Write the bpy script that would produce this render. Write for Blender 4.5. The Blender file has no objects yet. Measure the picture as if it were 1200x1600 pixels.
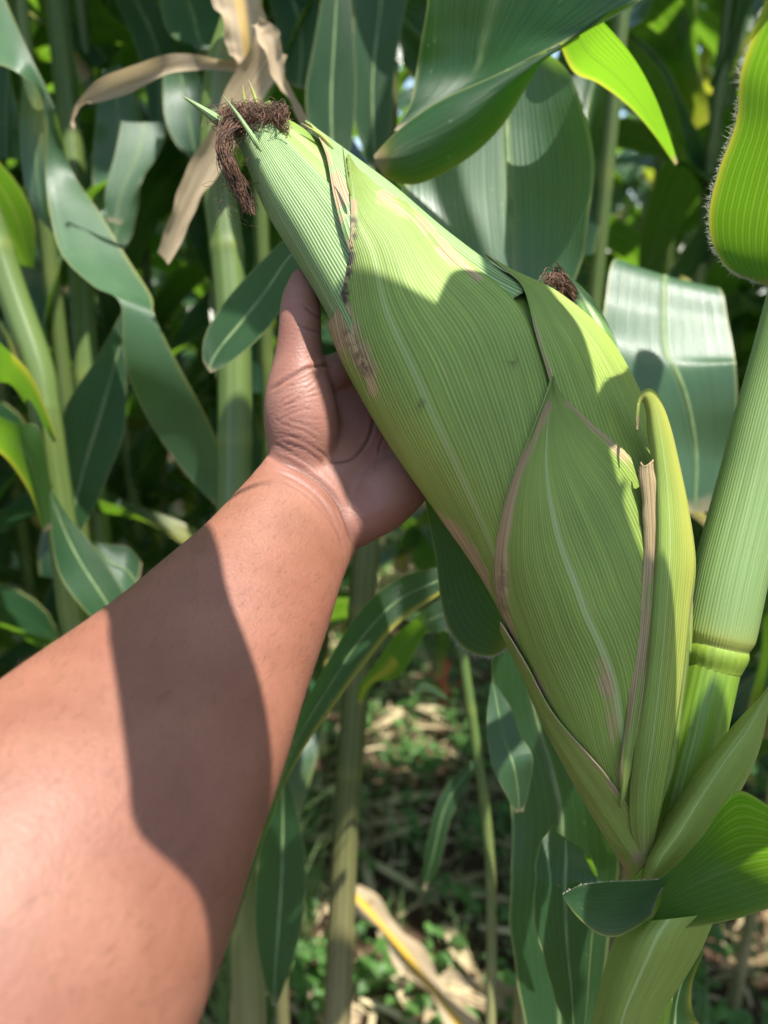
import bpy, bmesh, math, random
import numpy as np
from mathutils import Vector, Matrix, Euler
from mathutils import noise as mnoise

# ------------------------------------------------------------------ camera, sky, sun, exposure
scene = bpy.context.scene
col = scene.collection
PITCH = math.radians(-18.0)
CAM = np.array((0.0, 0.0, 1.5))
FPX = 1202.0
FWD = np.array((0, math.cos(PITCH), math.sin(PITCH)))
UPV = np.array((0, -math.sin(PITCH), math.cos(PITCH)))
RGT = np.array((1.0, 0, 0))

cd = bpy.data.cameras.new('camera')
cam = bpy.data.objects.new('camera', cd)
col.objects.link(cam)
cam.location = CAM
cam.rotation_euler = (math.radians(90) + PITCH, 0, 0)
cd.sensor_fit = 'VERTICAL'
cd.sensor_height = 36.0
cd.lens = 36.0 * FPX / 1600.0
cd.clip_start = 0.01
cd.clip_end = 2000
cd.dof.use_dof = True
cd.dof.focus_distance = 0.365
cd.dof.aperture_fstop = 5.6
scene.camera = cam

SUN_EL, SUN_AZ = math.radians(71), math.radians(52)      # azimuth from behind the camera towards the right
SUN = np.array((math.cos(SUN_EL) * math.sin(SUN_AZ), -math.cos(SUN_EL) * math.cos(SUN_AZ), math.sin(SUN_EL)))
world = bpy.data.worlds.new('World')
scene.world = world
world.use_nodes = True
wn = world.node_tree.nodes
sky = wn.new('ShaderNodeTexSky')
sky.sky_type = 'NISHITA'
sky.sun_disc = False
sky.sun_elevation = SUN_EL
sky.sun_rotation = math.atan2(SUN[0], SUN[1])
wn['Background'].inputs['Strength'].default_value = 0.15
world.node_tree.links.new(sky.outputs[0], wn['Background'].inputs['Color'])
sd = bpy.data.lights.new('sun', 'SUN')
sd.energy = 5.0
sd.angle = math.radians(0.55)
sd.color = (1.0, 0.96, 0.89)
sun = bpy.data.objects.new('sun', sd)
col.objects.link(sun)
sun.rotation_euler = Vector(SUN).to_track_quat('Z', 'Y').to_euler()
sun.location = (0.5, -1, 4)
vs = scene.view_settings
vs.view_transform = 'Standard'
vs.look = 'None'
vs.gamma = 1.0
vs.use_curve_mapping = False
vs.exposure = 1.18
scene.cycles.use_denoising = True
scene.cycles.max_bounces = 6
scene.cycles.diffuse_bounces = 3
scene.cycles.glossy_bounces = 2
scene.cycles.transmission_bounces = 4
scene.cycles.transparent_max_bounces = 8

rng = random.Random(7)
nrg = np.random.default_rng(11)


# ------------------------------------------------------------------ helpers
def P(px, py, d):
    """photograph pixel (1200 x 1600) and distance along the view axis in metres -> world point"""
    return CAM + RGT * ((px - 600) / FPX * d) + UPV * (-(py - 800) / FPX * d) + FWD * d


def ground_depth(py):
    return 1.5 / (-math.sin(PITCH) + (py - 800) / FPX * math.cos(PITCH))


def catmull(pts, n):
    """resample a polyline of k-dimensional points with n steps per span (centripetal-free Catmull-Rom)"""
    p = np.asarray(pts, float)
    p = np.vstack([2 * p[0] - p[1], p, 2 * p[-1] - p[-2]])
    out = []
    for i in range(1, len(p) - 2):
        t = np.linspace(0, 1, n, endpoint=False)[:, None]
        a, b, c, d = p[i - 1], p[i], p[i + 1], p[i + 2]
        out.append(0.5 * (2 * b + (c - a) * t + (2 * a - 5 * b + 4 * c - d) * t ** 2 + (3 * b - a - 3 * c + d) * t ** 3))
    out.append(p[-2][None])
    return np.vstack(out)


def new_obj(name, mesh, mat, parent=None, smooth=True):
    o = bpy.data.objects.new(name, mesh)
    col.objects.link(o)
    if mat is not None and not mesh.materials:
        mesh.materials.append(mat)
    if smooth:
        mesh.polygons.foreach_set('use_smooth', [True] * len(mesh.polygons))
    if parent is not None:
        o.parent = parent
    return o


def tag(o, label=None, cat=None, group=None, kind=None):
    if label: o['label'] = label
    if cat: o['category'] = cat
    if group: o['group'] = group
    if kind: o['kind'] = kind
    return o


def empty(name, loc, label, cat, group=None):
    o = bpy.data.objects.new(name, None)
    o.empty_display_size = 0.05
    col.objects.link(o)
    o.location = tuple(loc)
    return tag(o, label, cat, group)


def origin(parent):
    return np.array(parent.location) if parent is not None else np.zeros(3)


def grid_mesh(name, V, uv=None, attrs=None, close_u=False):
    """V: (nv, nu, 3) vertex grid -> mesh with UVs (u across, v along) and float attributes"""
    nv, nu = V.shape[:2]
    verts = V.reshape(-1, 3)
    idx = np.arange(nv * nu).reshape(nv, nu)
    if close_u:
        a, b = idx[:-1, :], np.roll(idx, -1, 1)[:-1, :]
        c, d = np.roll(idx, -1, 1)[1:, :], idx[1:, :]
    else:
        a, b, c, d = idx[:-1, :-1], idx[:-1, 1:], idx[1:, 1:], idx[1:, :-1]
    faces = np.stack([a, b, c, d], -1).reshape(-1, 4)
    me = bpy.data.meshes.new(name)
    me.from_pydata(verts.tolist(), [], faces.tolist())
    if uv is None:
        u = np.broadcast_to(np.linspace(0, 1, nu)[None, :], (nv, nu))
        seg = np.linalg.norm(np.diff(V.mean(1), axis=0), axis=1)
        vv = np.concatenate([[0], np.cumsum(seg)]) / max(seg.sum(), 1e-9)
        v = np.broadcast_to(vv[:, None], (nv, nu))
        uv = np.stack([u, v], -1)
    layer = me.uv_layers.new(name='UVMap')
    loops = np.zeros(len(me.loops), dtype=np.int32)
    me.loops.foreach_get('vertex_index', loops)
    fuv = uv.reshape(-1, 2)[loops].copy()
    if close_u:
        # faces of the seam: lift u of the wrapped column
        lp = fuv.reshape(-1, 4, 2)
        wrap = (lp[:, :, 0].max(1) - lp[:, :, 0].min(1)) > 0.5
        sub = lp[wrap]
        sub[:, :, 0] = np.where(sub[:, :, 0] < 0.5, sub[:, :, 0] + 1.0 + 1.0 / nu * 0, sub[:, :, 0])
        lp[wrap] = sub
        fuv = lp.reshape(-1, 2)
    layer.data.foreach_set('uv', fuv.ravel())
    for k, val in (attrs or {}).items():
        at = me.attributes.new(k, 'FLOAT', 'POINT')
        at.data.foreach_set('value', np.asarray(val, np.float32).reshape(-1))
    return me


def tube_grid(points, radii, n=14, flat=None):
    pts = np.asarray(points, float)
    T = np.gradient(pts, axis=0)
    T /= np.linalg.norm(T, axis=1)[:, None] + 1e-12
    ref = np.array((0.13, 1.0, 0.07))
    V = np.zeros((len(pts), n, 3))
    ang = np.linspace(0, 2 * math.pi, n, endpoint=False)
    for i in range(len(pts)):
        a = ref - T[i] * ref.dot(T[i])
        if np.linalg.norm(a) < 1e-3: a = np.array((1.0, 0, 0))
        a /= np.linalg.norm(a)
        b = np.cross(T[i], a)
        V[i] = pts[i] + radii[i] * (np.cos(ang)[:, None] * a + np.sin(ang)[:, None] * b)
        ref = a
    return V


def tube_obj(name, points, radii, mat, parent, n=14, attrs=None):
    V = tube_grid(points, radii, n) - origin(parent)
    me = grid_mesh(name, V, attrs=attrs, close_u=True)
    return new_obj(name, me, mat, parent)


def smooth_noise(x, seed=0.0):
    return mnoise.noise(Vector((x, seed, 1.7)))


# ------------------------------------------------------------------ materials
class NT:
    def __init__(self, name):
        self.m = bpy.data.materials.new(name)
        self.m.use_nodes = True
        self.t = self.m.node_tree
        self.bsdf = self.t.nodes['Principled BSDF']
        self.out = self.t.nodes['Material Output']

    def n(self, typ, **kw):
        nd = self.t.nodes.new(typ)
        for k, v in kw.items(): setattr(nd, k, v)
        return nd

    def link(self, a, b): self.t.links.new(a, b)

    def val(self, sock, v):
        if isinstance(v, bpy.types.NodeSocket): self.link(v, sock)
        else: sock.default_value = v

    def math(self, op, a, b=0.0, c=0.0, clamp=False):
        nd = self.n('ShaderNodeMath', operation=op, use_clamp=clamp)
        for i, v in enumerate((a, b, c)): self.val(nd.inputs[i], v)
        return nd.outputs[0]

    def mix(self, f, a, b, blend='MIX'):
        nd = self.n('ShaderNodeMix', data_type='RGBA', blend_type=blend)
        self.val(nd.inputs[0], f)
        for s, v in ((nd.inputs[6], a), (nd.inputs[7], b)):
            if isinstance(v, tuple): v = (*v, 1.0) if len(v) == 3 else v
            self.val(s, v)
        return nd.outputs[2]

    def smooth(self, x, lo, hi, a=0.0, b=1.0):
        nd = self.n('ShaderNodeMapRange', interpolation_type='SMOOTHSTEP')
        for i, v in enumerate((x, lo, hi, a, b)): self.val(nd.inputs[i], v)
        return nd.outputs[0]

    def uv(self):
        nd = self.n('ShaderNodeUVMap', uv_map='UVMap')
        s = self.n('ShaderNodeSeparateXYZ')
        self.link(nd.outputs[0], s.inputs[0])
        return s.outputs[0], s.outputs[1]

    def vec(self, x, y, z=0.0):
        nd = self.n('ShaderNodeCombineXYZ')
        for i, v in enumerate((x, y, z)): self.val(nd.inputs[i], v)
        return nd.outputs[0]

    def noise(self, vec, scale=5.0, detail=2.0, rough=0.5):
        nd = self.n('ShaderNodeTexNoise')
        if vec is not None: self.link(vec, nd.inputs['Vector'])
        nd.inputs['Scale'].default_value = scale
        nd.inputs['Detail'].default_value = detail
        nd.inputs['Roughness'].default_value = rough
        return nd.outputs[0]

    def attr(self, name):
        return self.n('ShaderNodeAttribute', attribute_name=name).outputs['Fac']

    def objrand(self):
        return self.n('ShaderNodeObjectInfo').outputs['Random']

    def pos(self):
        return self.n('ShaderNodeTexCoord').outputs['Object']

    def bump(self, h, dist, strength=1.0):
        nd = self.n('ShaderNodeBump')
        nd.inputs['Strength'].default_value = strength
        nd.inputs['Distance'].default_value = dist
        self.link(h, nd.inputs['Height'])
        self.link(nd.outputs[0], self.bsdf.inputs['Normal'])
        return nd.outputs[0]

    def set(self, **kw):
        for k, v in kw.items():
            if isinstance(v, tuple) and len(v) == 3 and k != 'Subsurface Radius': v = (*v, 1.0)
            self.val(self.bsdf.inputs[k.replace('_', ' ')], v)

    def translucent(self, colour, fac, normal=None):
        tr = self.n('ShaderNodeBsdfTranslucent')
        self.val(tr.inputs[0], (*colour, 1.0) if isinstance(colour, tuple) else colour)
        if normal is not None: self.link(normal, tr.inputs['Normal'])
        mx = self.n('ShaderNodeMixShader')
        self.val(mx.inputs[0], fac)
        self.link(self.bsdf.outputs[0], mx.inputs[1])
        self.link(tr.outputs[0], mx.inputs[2])
        self.link(mx.outputs[0], self.out.inputs['Surface'])


def leaf_material(name, dark, light, trans, tfac=0.36, rough=0.40, nveins=34, rib=(0.30, 0.38, 0.16), spec=0.55, age=0.0):
    m = NT(name)
    u, v = m.uv()
    uu = m.math('ABSOLUTE', m.math('MULTIPLY_ADD', u, 2.0, -1.0))
    r = m.objrand()
    streak = m.noise(m.vec(m.math('MULTIPLY', u, 46.0), m.math('MULTIPLY', v, 1.6), m.math('MULTIPLY', r, 9.0)), 1.0, 3.0, 0.6)
    blot = m.noise(m.pos(), 14.0, 2.0)
    wav = m.math('SINE', m.math('MULTIPLY', u, 2 * math.pi * nveins))
    fine = m.math('SINE', m.math('MULTIPLY', u, 2 * math.pi * nveins * 3.3))
    f = m.math('ADD', m.math('MULTIPLY', streak, 0.65), m.math('MULTIPLY', blot, 0.5))
    c = m.mix(m.smooth(f, 0.35, 0.85), dark, light)
    c = m.mix(m.math('MULTIPLY', m.smooth(wav, 0.55, 1.0), 0.32), c, tuple(min(1, x * 1.9 + 0.02) for x in light))
    c = m.mix(m.math('MULTIPLY', r, 0.30), c, tuple(x * 0.6 for x in dark))
    ribm = m.smooth(uu, 0.015, 0.10, 1.0, 0.0)
    ribm = m.math('MULTIPLY', ribm, m.attr('rib'))
    ribw = m.math('MULTIPLY', ribm, 0.45)
    c = m.mix(ribw, c, rib)
    edge = m.smooth(uu, 0.94, 0.985)
    c = m.mix(m.math('MULTIPLY', edge, 0.55), c, (0.36, 0.36, 0.14))
    tip = m.smooth(m.math('ADD', v, m.math('MULTIPLY', m.noise(m.pos(), 30.0), 0.12)), 1.0, 1.07)
    dry = m.math('MAXIMUM', m.attr('dry'), tip, clamp=True)
    dryc = m.mix(streak, (0.30, 0.20, 0.10), (0.52, 0.42, 0.26))
    yel = m.attr('yellow')
    yel = m.math('MAXIMUM', yel, m.math('MULTIPLY', m.smooth(r, 0.92, 0.98, 0.0, age), m.smooth(m.math('ADD', streak, v), 0.6, 1.2)))
    c = m.mix(yel, c, (0.36, 0.33, 0.05))
    c = m.mix(dry, c, dryc)
    # specks of dust and old insect bites
    vor = m.n('ShaderNodeTexVoronoi')
    vor.inputs['Scale'].default_value = 85.0
    m.link(m.pos(), vor.inputs['Vector'])
    speck = m.smooth(vor.outputs['Distance'], 0.05, 0.10, 0.5, 0.0)
    c = m.mix(m.math('MULTIPLY', speck, m.smooth(blot, 0.5, 0.62)), c, (0.34, 0.36, 0.24))
    m.set(Base_Color=c, Roughness=m.math('MULTIPLY_ADD', blot, 0.2, rough - 0.1), Specular_IOR_Level=spec)
    major = m.smooth(m.math('SINE', m.math('MULTIPLY', u, 2 * math.pi * nveins / 3.0)), 0.90, 1.0)
    h = m.math('ADD', m.math('MULTIPLY', wav, 0.5), m.math('MULTIPLY', fine, 0.25))
    h = m.math('ADD', h, m.math('MULTIPLY', streak, 0.8))
    h = m.math('ADD', h, m.math('MULTIPLY', major, 0.8))
    h = m.math('ADD', h, m.math('MULTIPLY', ribm, 3.0))
    nrm = m.bump(h, 0.00035, 0.7)
    tc = m.mix(ribw, trans, tuple(x * 0.5 for x in trans))
    tc = m.mix(m.math('MULTIPLY', m.smooth(wav, 0.3, 1.0), 0.45), tc, tuple(min(1, x * 1.35 + 0.05) for x in trans))
    tc = m.mix(m.math('MULTIPLY', major, 0.6), tc, (0.50, 0.62, 0.12))
    tc = m.mix(m.math('MULTIPLY', yel, 0.8), tc, (0.75, 0.62, 0.06))
    tc = m.mix(dry, tc, (0.35, 0.25, 0.13))
    m.translucent(tc, tfac)
    return m.m


def husk_material(name, base=(0.165, 0.250, 0.036), vein=(0.42, 0.48, 0.19), amount=0.48, tfac=0.10):
    m = NT(name)
    u, v = m.uv()
    r = m.objrand()
    wob = m.noise(m.vec(m.math('MULTIPLY', u, 7.0), m.math('MULTIPLY', v, 3.0), r), 1.0, 2.0)
    nve = m.attr('nveins')
    nve = m.math('MAXIMUM', nve, 8.0)
    ph = m.math('ADD', m.math('MULTIPLY', u, nve), m.math('MULTIPLY', wob, 0.35))
    wav = m.math('SINE', m.math('MULTIPLY', ph, 2 * math.pi))
    fine = m.math('SINE', m.math('MULTIPLY', ph, 2 * math.pi * 3.0))
    streak = m.noise(m.vec(m.math('MULTIPLY', u, m.math('MULTIPLY', nve, 1.3)), m.math('MULTIPLY', v, 2.2), m.math('MULTIPLY', r, 9.0)), 1.0, 3.0, 0.65)
    blot = m.noise(m.pos(), 22.0, 3.0)
    c = m.mix(m.smooth(m.math('ADD', m.math('MULTIPLY', streak, 0.7), m.math('MULTIPLY', blot, 0.4)), 0.35, 0.8), tuple(x * 0.80 for x in base), tuple(x * 1.35 for x in base))
    pv = m.math('ADD', m.math('MULTIPLY', m.smooth(wav, 0.35, 1.0), amount), m.math('MULTIPLY', m.smooth(fine, 0.2, 1.0), 0.10))
    pv = m.math('MULTIPLY', pv, m.smooth(streak, 0.25, 0.6, 0.55, 1.0))
    c = m.mix(pv, c, vein)
    rib = m.smooth(m.math('ABSOLUTE', m.math('MULTIPLY_ADD', u, 2.0, -1.0)), 0.012, 0.045, 0.6, 0.0)
    c = m.mix(m.math('MULTIPLY', rib, m.attr('rib')), c, (0.40, 0.48, 0.22))
    c = m.mix(m.attr('yellow'), c, (0.40, 0.40, 0.07))
    # small brown spots
    vor = m.n('ShaderNodeTexVoronoi')
    vor.inputs['Scale'].default_value = 30.0
    m.link(m.pos(), vor.inputs['Vector'])
    sp = m.math('MULTIPLY', m.smooth(vor.outputs['Distance'], 0.03, 0.10, 0.75, 0.0), m.smooth(m.noise(m.pos(), 9.0), 0.56, 0.62))
    c = m.mix(sp, c, (0.12, 0.075, 0.03))
    dry = m.attr('dry')
    dn = m.math('ADD', dry, m.math('MULTIPLY_ADD', streak, 1.5, -0.78))
    dmask = m.math('MULTIPLY', m.smooth(dn, 0.30, 0.75), m.smooth(dry, 0.05, 0.25))
    dc = m.mix(m.smooth(streak, 0.3, 0.75), (0.21, 0.130, 0.055), (0.50, 0.385, 0.20))
    dc = m.mix(m.math('MULTIPLY', m.smooth(wav, 0.0, 1.0), 0.35), dc, (0.60, 0.50, 0.32))
    c = m.mix(dmask, c, dc)
    blk = m.math('MULTIPLY', m.attr('black'), m.smooth(m.noise(m.pos(), 160.0, 4.0, 0.7), 0.42, 0.58))
    c = m.mix(blk, c, (0.045, 0.035, 0.022))
    m.set(Base_Color=c, Roughness=0.5, Specular_IOR_Level=0.32)
    h = m.math('ADD', m.math('MULTIPLY', wav, 0.55), m.math('MULTIPLY', fine, 0.16))
    h = m.math('ADD', h, m.math('MULTIPLY', streak, 0.9))
    m.bump(h, 0.00028, 0.7)
    m.translucent(m.mix(dmask, (0.42, 0.52, 0.10), (0.45, 0.30, 0.14)), tfac)
    return m.m


def stalk_material(name, base, light, n=18, rough=0.4, spec=0.5, bump=0.0003):
    m = NT(name)
    u, v = m.uv()
    r = m.objrand()
    wav = m.math('SINE', m.math('MULTIPLY', u, 2 * math.pi * n))
    streak = m.noise(m.vec(m.math('MULTIPLY', u, n * 2.0), m.math('MULTIPLY', v, 2.5), r), 1.0, 3.0, 0.6)
    blot = m.noise(m.pos(), 40.0, 3.0)
    c = m.mix(m.smooth(streak, 0.3, 0.75), base, light)
    c = m.mix(m.math('MULTIPLY', m.smooth(wav, 0.3, 1.0), 0.15), c, tuple(min(1, x * 1.5) for x in light))
    c = m.mix(m.smooth(blot, 0.68, 0.74, 0.0, 0.6), c, (0.10, 0.08, 0.03))
    c = m.mix(m.attr('yellow'), c, (0.30, 0.30, 0.05))
    c = m.mix(m.attr('dry'), c, m.mix(streak, (0.22, 0.13, 0.07), (0.42, 0.32, 0.18)))
    m.set(Base_Color=c, Roughness=rough, Specular_IOR_Level=spec)
    m.bump(m.math('ADD', wav, m.math('MULTIPLY', streak, 1.2)), bump, 0.6)
    return m.m


def plain_material(name, a, b, scale, rough=0.7, spec=0.3, bump=0.0, trans=None, tfac=0.3):
    m = NT(name)
    r = m.objrand()
    nz = m.noise(m.pos(), scale, 4.0, 0.6)
    m.set(Base_Color=m.mix(m.smooth(nz, 0.3, 0.7), a, b), Roughness=rough, Specular_IOR_Level=spec)
    if bump: m.bump(nz, bump)
    if trans: m.translucent(trans, tfac)
    return m.m


def dry_leaf_material(name):
    m = NT(name)
    u, v = m.uv()
    st = m.noise(m.vec(m.math('MULTIPLY', u, 40.0), m.math('MULTIPLY', v, 2.0), m.objrand()), 1.0, 3.0, 0.6)
    bl = m.noise(m.pos(), 25.0, 3.0)
    c = m.mix(m.smooth(st, 0.3, 0.7), (0.26, 0.18, 0.10), (0.52, 0.42, 0.28))
    c = m.mix(m.smooth(bl, 0.62, 0.75, 0.0, 0.7), c, (0.13, 0.08, 0.04))
    rib = m.smooth(m.math('ABSOLUTE', m.math('MULTIPLY_ADD', u, 2.0, -1.0)), 0.18, 0.30, 1.0, 0.0)
    c = m.mix(m.math('MULTIPLY', rib, m.attr('yellow')), c, (0.62, 0.37, 0.035))
    m.set(Base_Color=c, Roughness=0.65, Specular_IOR_Level=0.25)
    m.bump(st, 0.0008, 0.8)
    m.translucent((0.55, 0.42, 0.24), 0.28)
    return m.m


def skin_material():
    m = NT('skin')
    pos = m.pos()
    palm = m.attr('palm')
    crease = m.attr('crease')
    big = m.noise(pos, 30.0, 3.0)
    mid = m.noise(pos, 130.0, 3.0, 0.6)
    arm = m.mix(m.smooth(big, 0.3, 0.7), (0.182, 0.074, 0.043), (0.236, 0.103, 0.062))
    hand = m.mix(m.smooth(big, 0.3, 0.7), (0.222, 0.098, 0.069), (0.290, 0.140, 0.103))
    c = m.mix(palm, arm, hand)
    c = m.mix(m.smooth(mid, 0.35, 0.75, 0.0, 0.28), c, (0.24, 0.10, 0.065))
    c = m.mix(m.smooth(m.noise(pos, 9.0, 3.0, 0.6), 0.42, 0.68, 0.0, 0.45), c, (0.185, 0.066, 0.043))
    vm = m.n('ShaderNodeTexVoronoi')
    vm.inputs['Scale'].default_value = 26.0
    m.link(pos, vm.inputs['Vector'])
    c = m.mix(m.math('MULTIPLY', m.smooth(vm.outputs['Distance'], 0.018, 0.034, 0.55, 0.0), m.smooth(big, 0.45, 0.55)), c, (0.075, 0.030, 0.020))
    # pores and hair stubble on the forearm
    vor = m.n('ShaderNodeTexVoronoi')
    vor.inputs['Scale'].default_value = 700.0
    m.link(pos, vor.inputs['Vector'])
    dots = m.math('MULTIPLY', m.smooth(vor.outputs['Distance'], 0.12, 0.42, 0.40, 0.0), m.math('SUBTRACT', 1.0, palm))
    c = m.mix(dots, c, (0.13, 0.06, 0.04))
    c = m.mix(m.math('MULTIPLY', crease, 0.88), c, (0.080, 0.032, 0.024))
    m.set(Base_Color=c, Roughness=m.math('MULTIPLY_ADD', mid, 0.15, 0.44), Specular_IOR_Level=0.36)
    m.set(Subsurface_Weight=0.22, Subsurface_Scale=0.006)
    m.bsdf.inputs['Subsurface Radius'].default_value = (1.0, 0.35, 0.2)
    v2 = m.n('ShaderNodeTexVoronoi')
    v2.inputs['Scale'].default_value = 620.0
    m.link(pos, v2.inputs['Vector'])
    # fine lines of the palm run across the thumb's ball
    wv = m.n('ShaderNodeTexWave')
    wv.inputs['Scale'].default_value = 150.0
    wv.inputs['Distortion'].default_value = 6.0
    wv.inputs['Detail'].default_value = 2.0
    wv.inputs['Detail Scale'].default_value = 1.2
    wv.bands_direction = 'Z'
    m.link(pos, wv.inputs['Vector'])
    h = m.math('ADD', m.math('MULTIPLY', v2.outputs['Distance'], 0.50), m.math('MULTIPLY', mid, 0.10))
    h = m.math('ADD', h, m.math('MULTIPLY', m.math('MULTIPLY', wv.outputs['Fac'], palm), 0.10))
    m.bump(h, 0.00032, 0.6)
    return m.m


MAT = {}
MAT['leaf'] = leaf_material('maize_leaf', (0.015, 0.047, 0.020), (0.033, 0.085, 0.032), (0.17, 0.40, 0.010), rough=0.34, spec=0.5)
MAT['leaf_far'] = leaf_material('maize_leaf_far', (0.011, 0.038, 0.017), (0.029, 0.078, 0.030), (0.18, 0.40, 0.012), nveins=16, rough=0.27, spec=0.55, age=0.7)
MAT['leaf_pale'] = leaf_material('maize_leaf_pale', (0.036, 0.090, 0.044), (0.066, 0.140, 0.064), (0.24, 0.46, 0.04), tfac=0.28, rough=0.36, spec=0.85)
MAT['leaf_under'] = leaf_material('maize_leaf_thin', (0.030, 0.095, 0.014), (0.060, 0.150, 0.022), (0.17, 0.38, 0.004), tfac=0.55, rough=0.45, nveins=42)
MAT['husk'] = husk_material('husk')
MAT['husk_tip'] = husk_material('husk_young', base=(0.130, 0.235, 0.065), vein=(0.50, 0.57, 0.32), amount=0.80)
MAT['sheath'] = stalk_material('leaf_sheath', (0.120, 0.195, 0.055), (0.190, 0.275, 0.100), 70, 0.45, bump=0.00012)
MAT['stalk'] = stalk_material('stalk', (0.110, 0.205, 0.018), (0.170, 0.280, 0.030), 24, 0.36, 0.45, bump=0.0001)
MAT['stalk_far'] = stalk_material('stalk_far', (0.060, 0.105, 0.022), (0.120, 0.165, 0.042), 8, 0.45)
MAT['stalk_dull'] = stalk_material('stalk_dull', (0.050, 0.066, 0.018), (0.100, 0.110, 0.036), 10, 0.5, 0.3)
MAT['dry'] = dry_leaf_material('dry_leaf')
MAT['midrib'] = plain_material('midrib', (0.10, 0.17, 0.065), (0.19, 0.26, 0.11), 60.0, 0.45, 0.4, trans=(0.25, 0.40, 0.06), tfac=0.2)
MAT['silk'] = plain_material('silk', (0.028, 0.013, 0.008), (0.190, 0.098, 0.056), 170.0, 0.6, 0.3)
MAT['hair'] = plain_material('fringe_hair', (0.55, 0.55, 0.45), (0.7, 0.7, 0.6), 50.0, 0.5, 0.4, trans=(0.6, 0.6, 0.5), tfac=0.4)
MAT['arm_hair'] = plain_material('arm_hair', (0.03, 0.018, 0.012), (0.07, 0.04, 0.025), 50.0, 0.5, 0.4)
MAT['skin'] = skin_material()
MAT['weed'] = plain_material('weed_leaf', (0.045, 0.12, 0.03), (0.10, 0.21, 0.05), 12.0, 0.5, 0.4, trans=(0.22, 0.48, 0.03), tfac=0.35)
MAT['grass'] = plain_material('grass_blade', (0.10, 0.17, 0.05), (0.22, 0.28, 0.12), 3.0, 0.5, 0.4, trans=(0.3, 0.45, 0.08), tfac=0.3)
MAT['litter'] = plain_material('straw', (0.18, 0.12, 0.065), (0.56, 0.47, 0.28), 5.0, 0.7, 0.2)
MAT['red'] = plain_material('red_stem', (0.36, 0.05, 0.025), (0.48, 0.10, 0.05), 20.0, 0.5, 0.4)


def soil_material():
    m = NT('soil')
    pos = m.pos()
    a = m.noise(pos, 1.3, 4.0, 0.6)
    b = m.noise(pos, 28.0, 6.0, 0.7)
    c = m.mix(m.smooth(a, 0.3, 0.7), (0.060, 0.036, 0.022), (0.110, 0.068, 0.042))
    c = m.mix(m.smooth(b, 0.50, 0.72, 0.0, 0.8), c, (0.19, 0.135, 0.080))
    m.set(Base_Color=c, Roughness=0.95, Specular_IOR_Level=0.15)
    m.bump(b, 0.03, 0.9)
    return m.m


MAT['soil'] = soil_material()


# ------------------------------------------------------------------ ground
def build_ground():
    bm = bmesh.new()
    n = 70
    X = np.linspace(-4.0, 4.0, n)
    Y = np.linspace(-1.0, 7.0, n)
    grid = [[bm.verts.new((x, y, -0.015 + 0.028 * mnoise.noise(Vector((x * 3, y * 3, 0))) + 0.012 * mnoise.noise(Vector((x * 11, y * 11, 4)))))
             for x in X] for y in Y]
    for j in range(n - 1):
        for i in range(n - 1):
            bm.faces.new((grid[j][i], grid[j][i + 1], grid[j + 1][i + 1], grid[j + 1][i]))
    # skirt out to the horizon
    ring = [grid[0][i] for i in range(n)] + [grid[j][n - 1] for j in range(1, n)] + \
           [grid[n - 1][i] for i in range(n - 2, -1, -1)] + [grid[j][0] for j in range(n - 2, 0, -1)]
    far = []
    for v in ring:
        d = Vector((v.co.x, v.co.y - 3.0, 0))
        d.normalize()
        far.append(bm.verts.new((d.x * 900, 3 + d.y * 900, -0.02)))
    for i in range(len(ring)):
        k = (i + 1) % len(ring)
        bm.faces.new((ring[i], far[i], far[k], ring[k]))
    bmesh.ops.recalc_face_normals(bm, faces=bm.faces)
    me = bpy.data.meshes.new('ground')
    bm.to_mesh(me)
    bm.free()
    tag(new_obj('ground', me, MAT['soil']), 'bare brown soil of the maize field', None, kind='structure')


build_ground()


# ------------------------------------------------------------------ leaf builders
def vein_count(o, n):
    a = o.data.attributes.new('nveins', 'FLOAT', 'POINT')
    a.data.foreach_set('value', [float(n)] * len(o.data.vertices))


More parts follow.
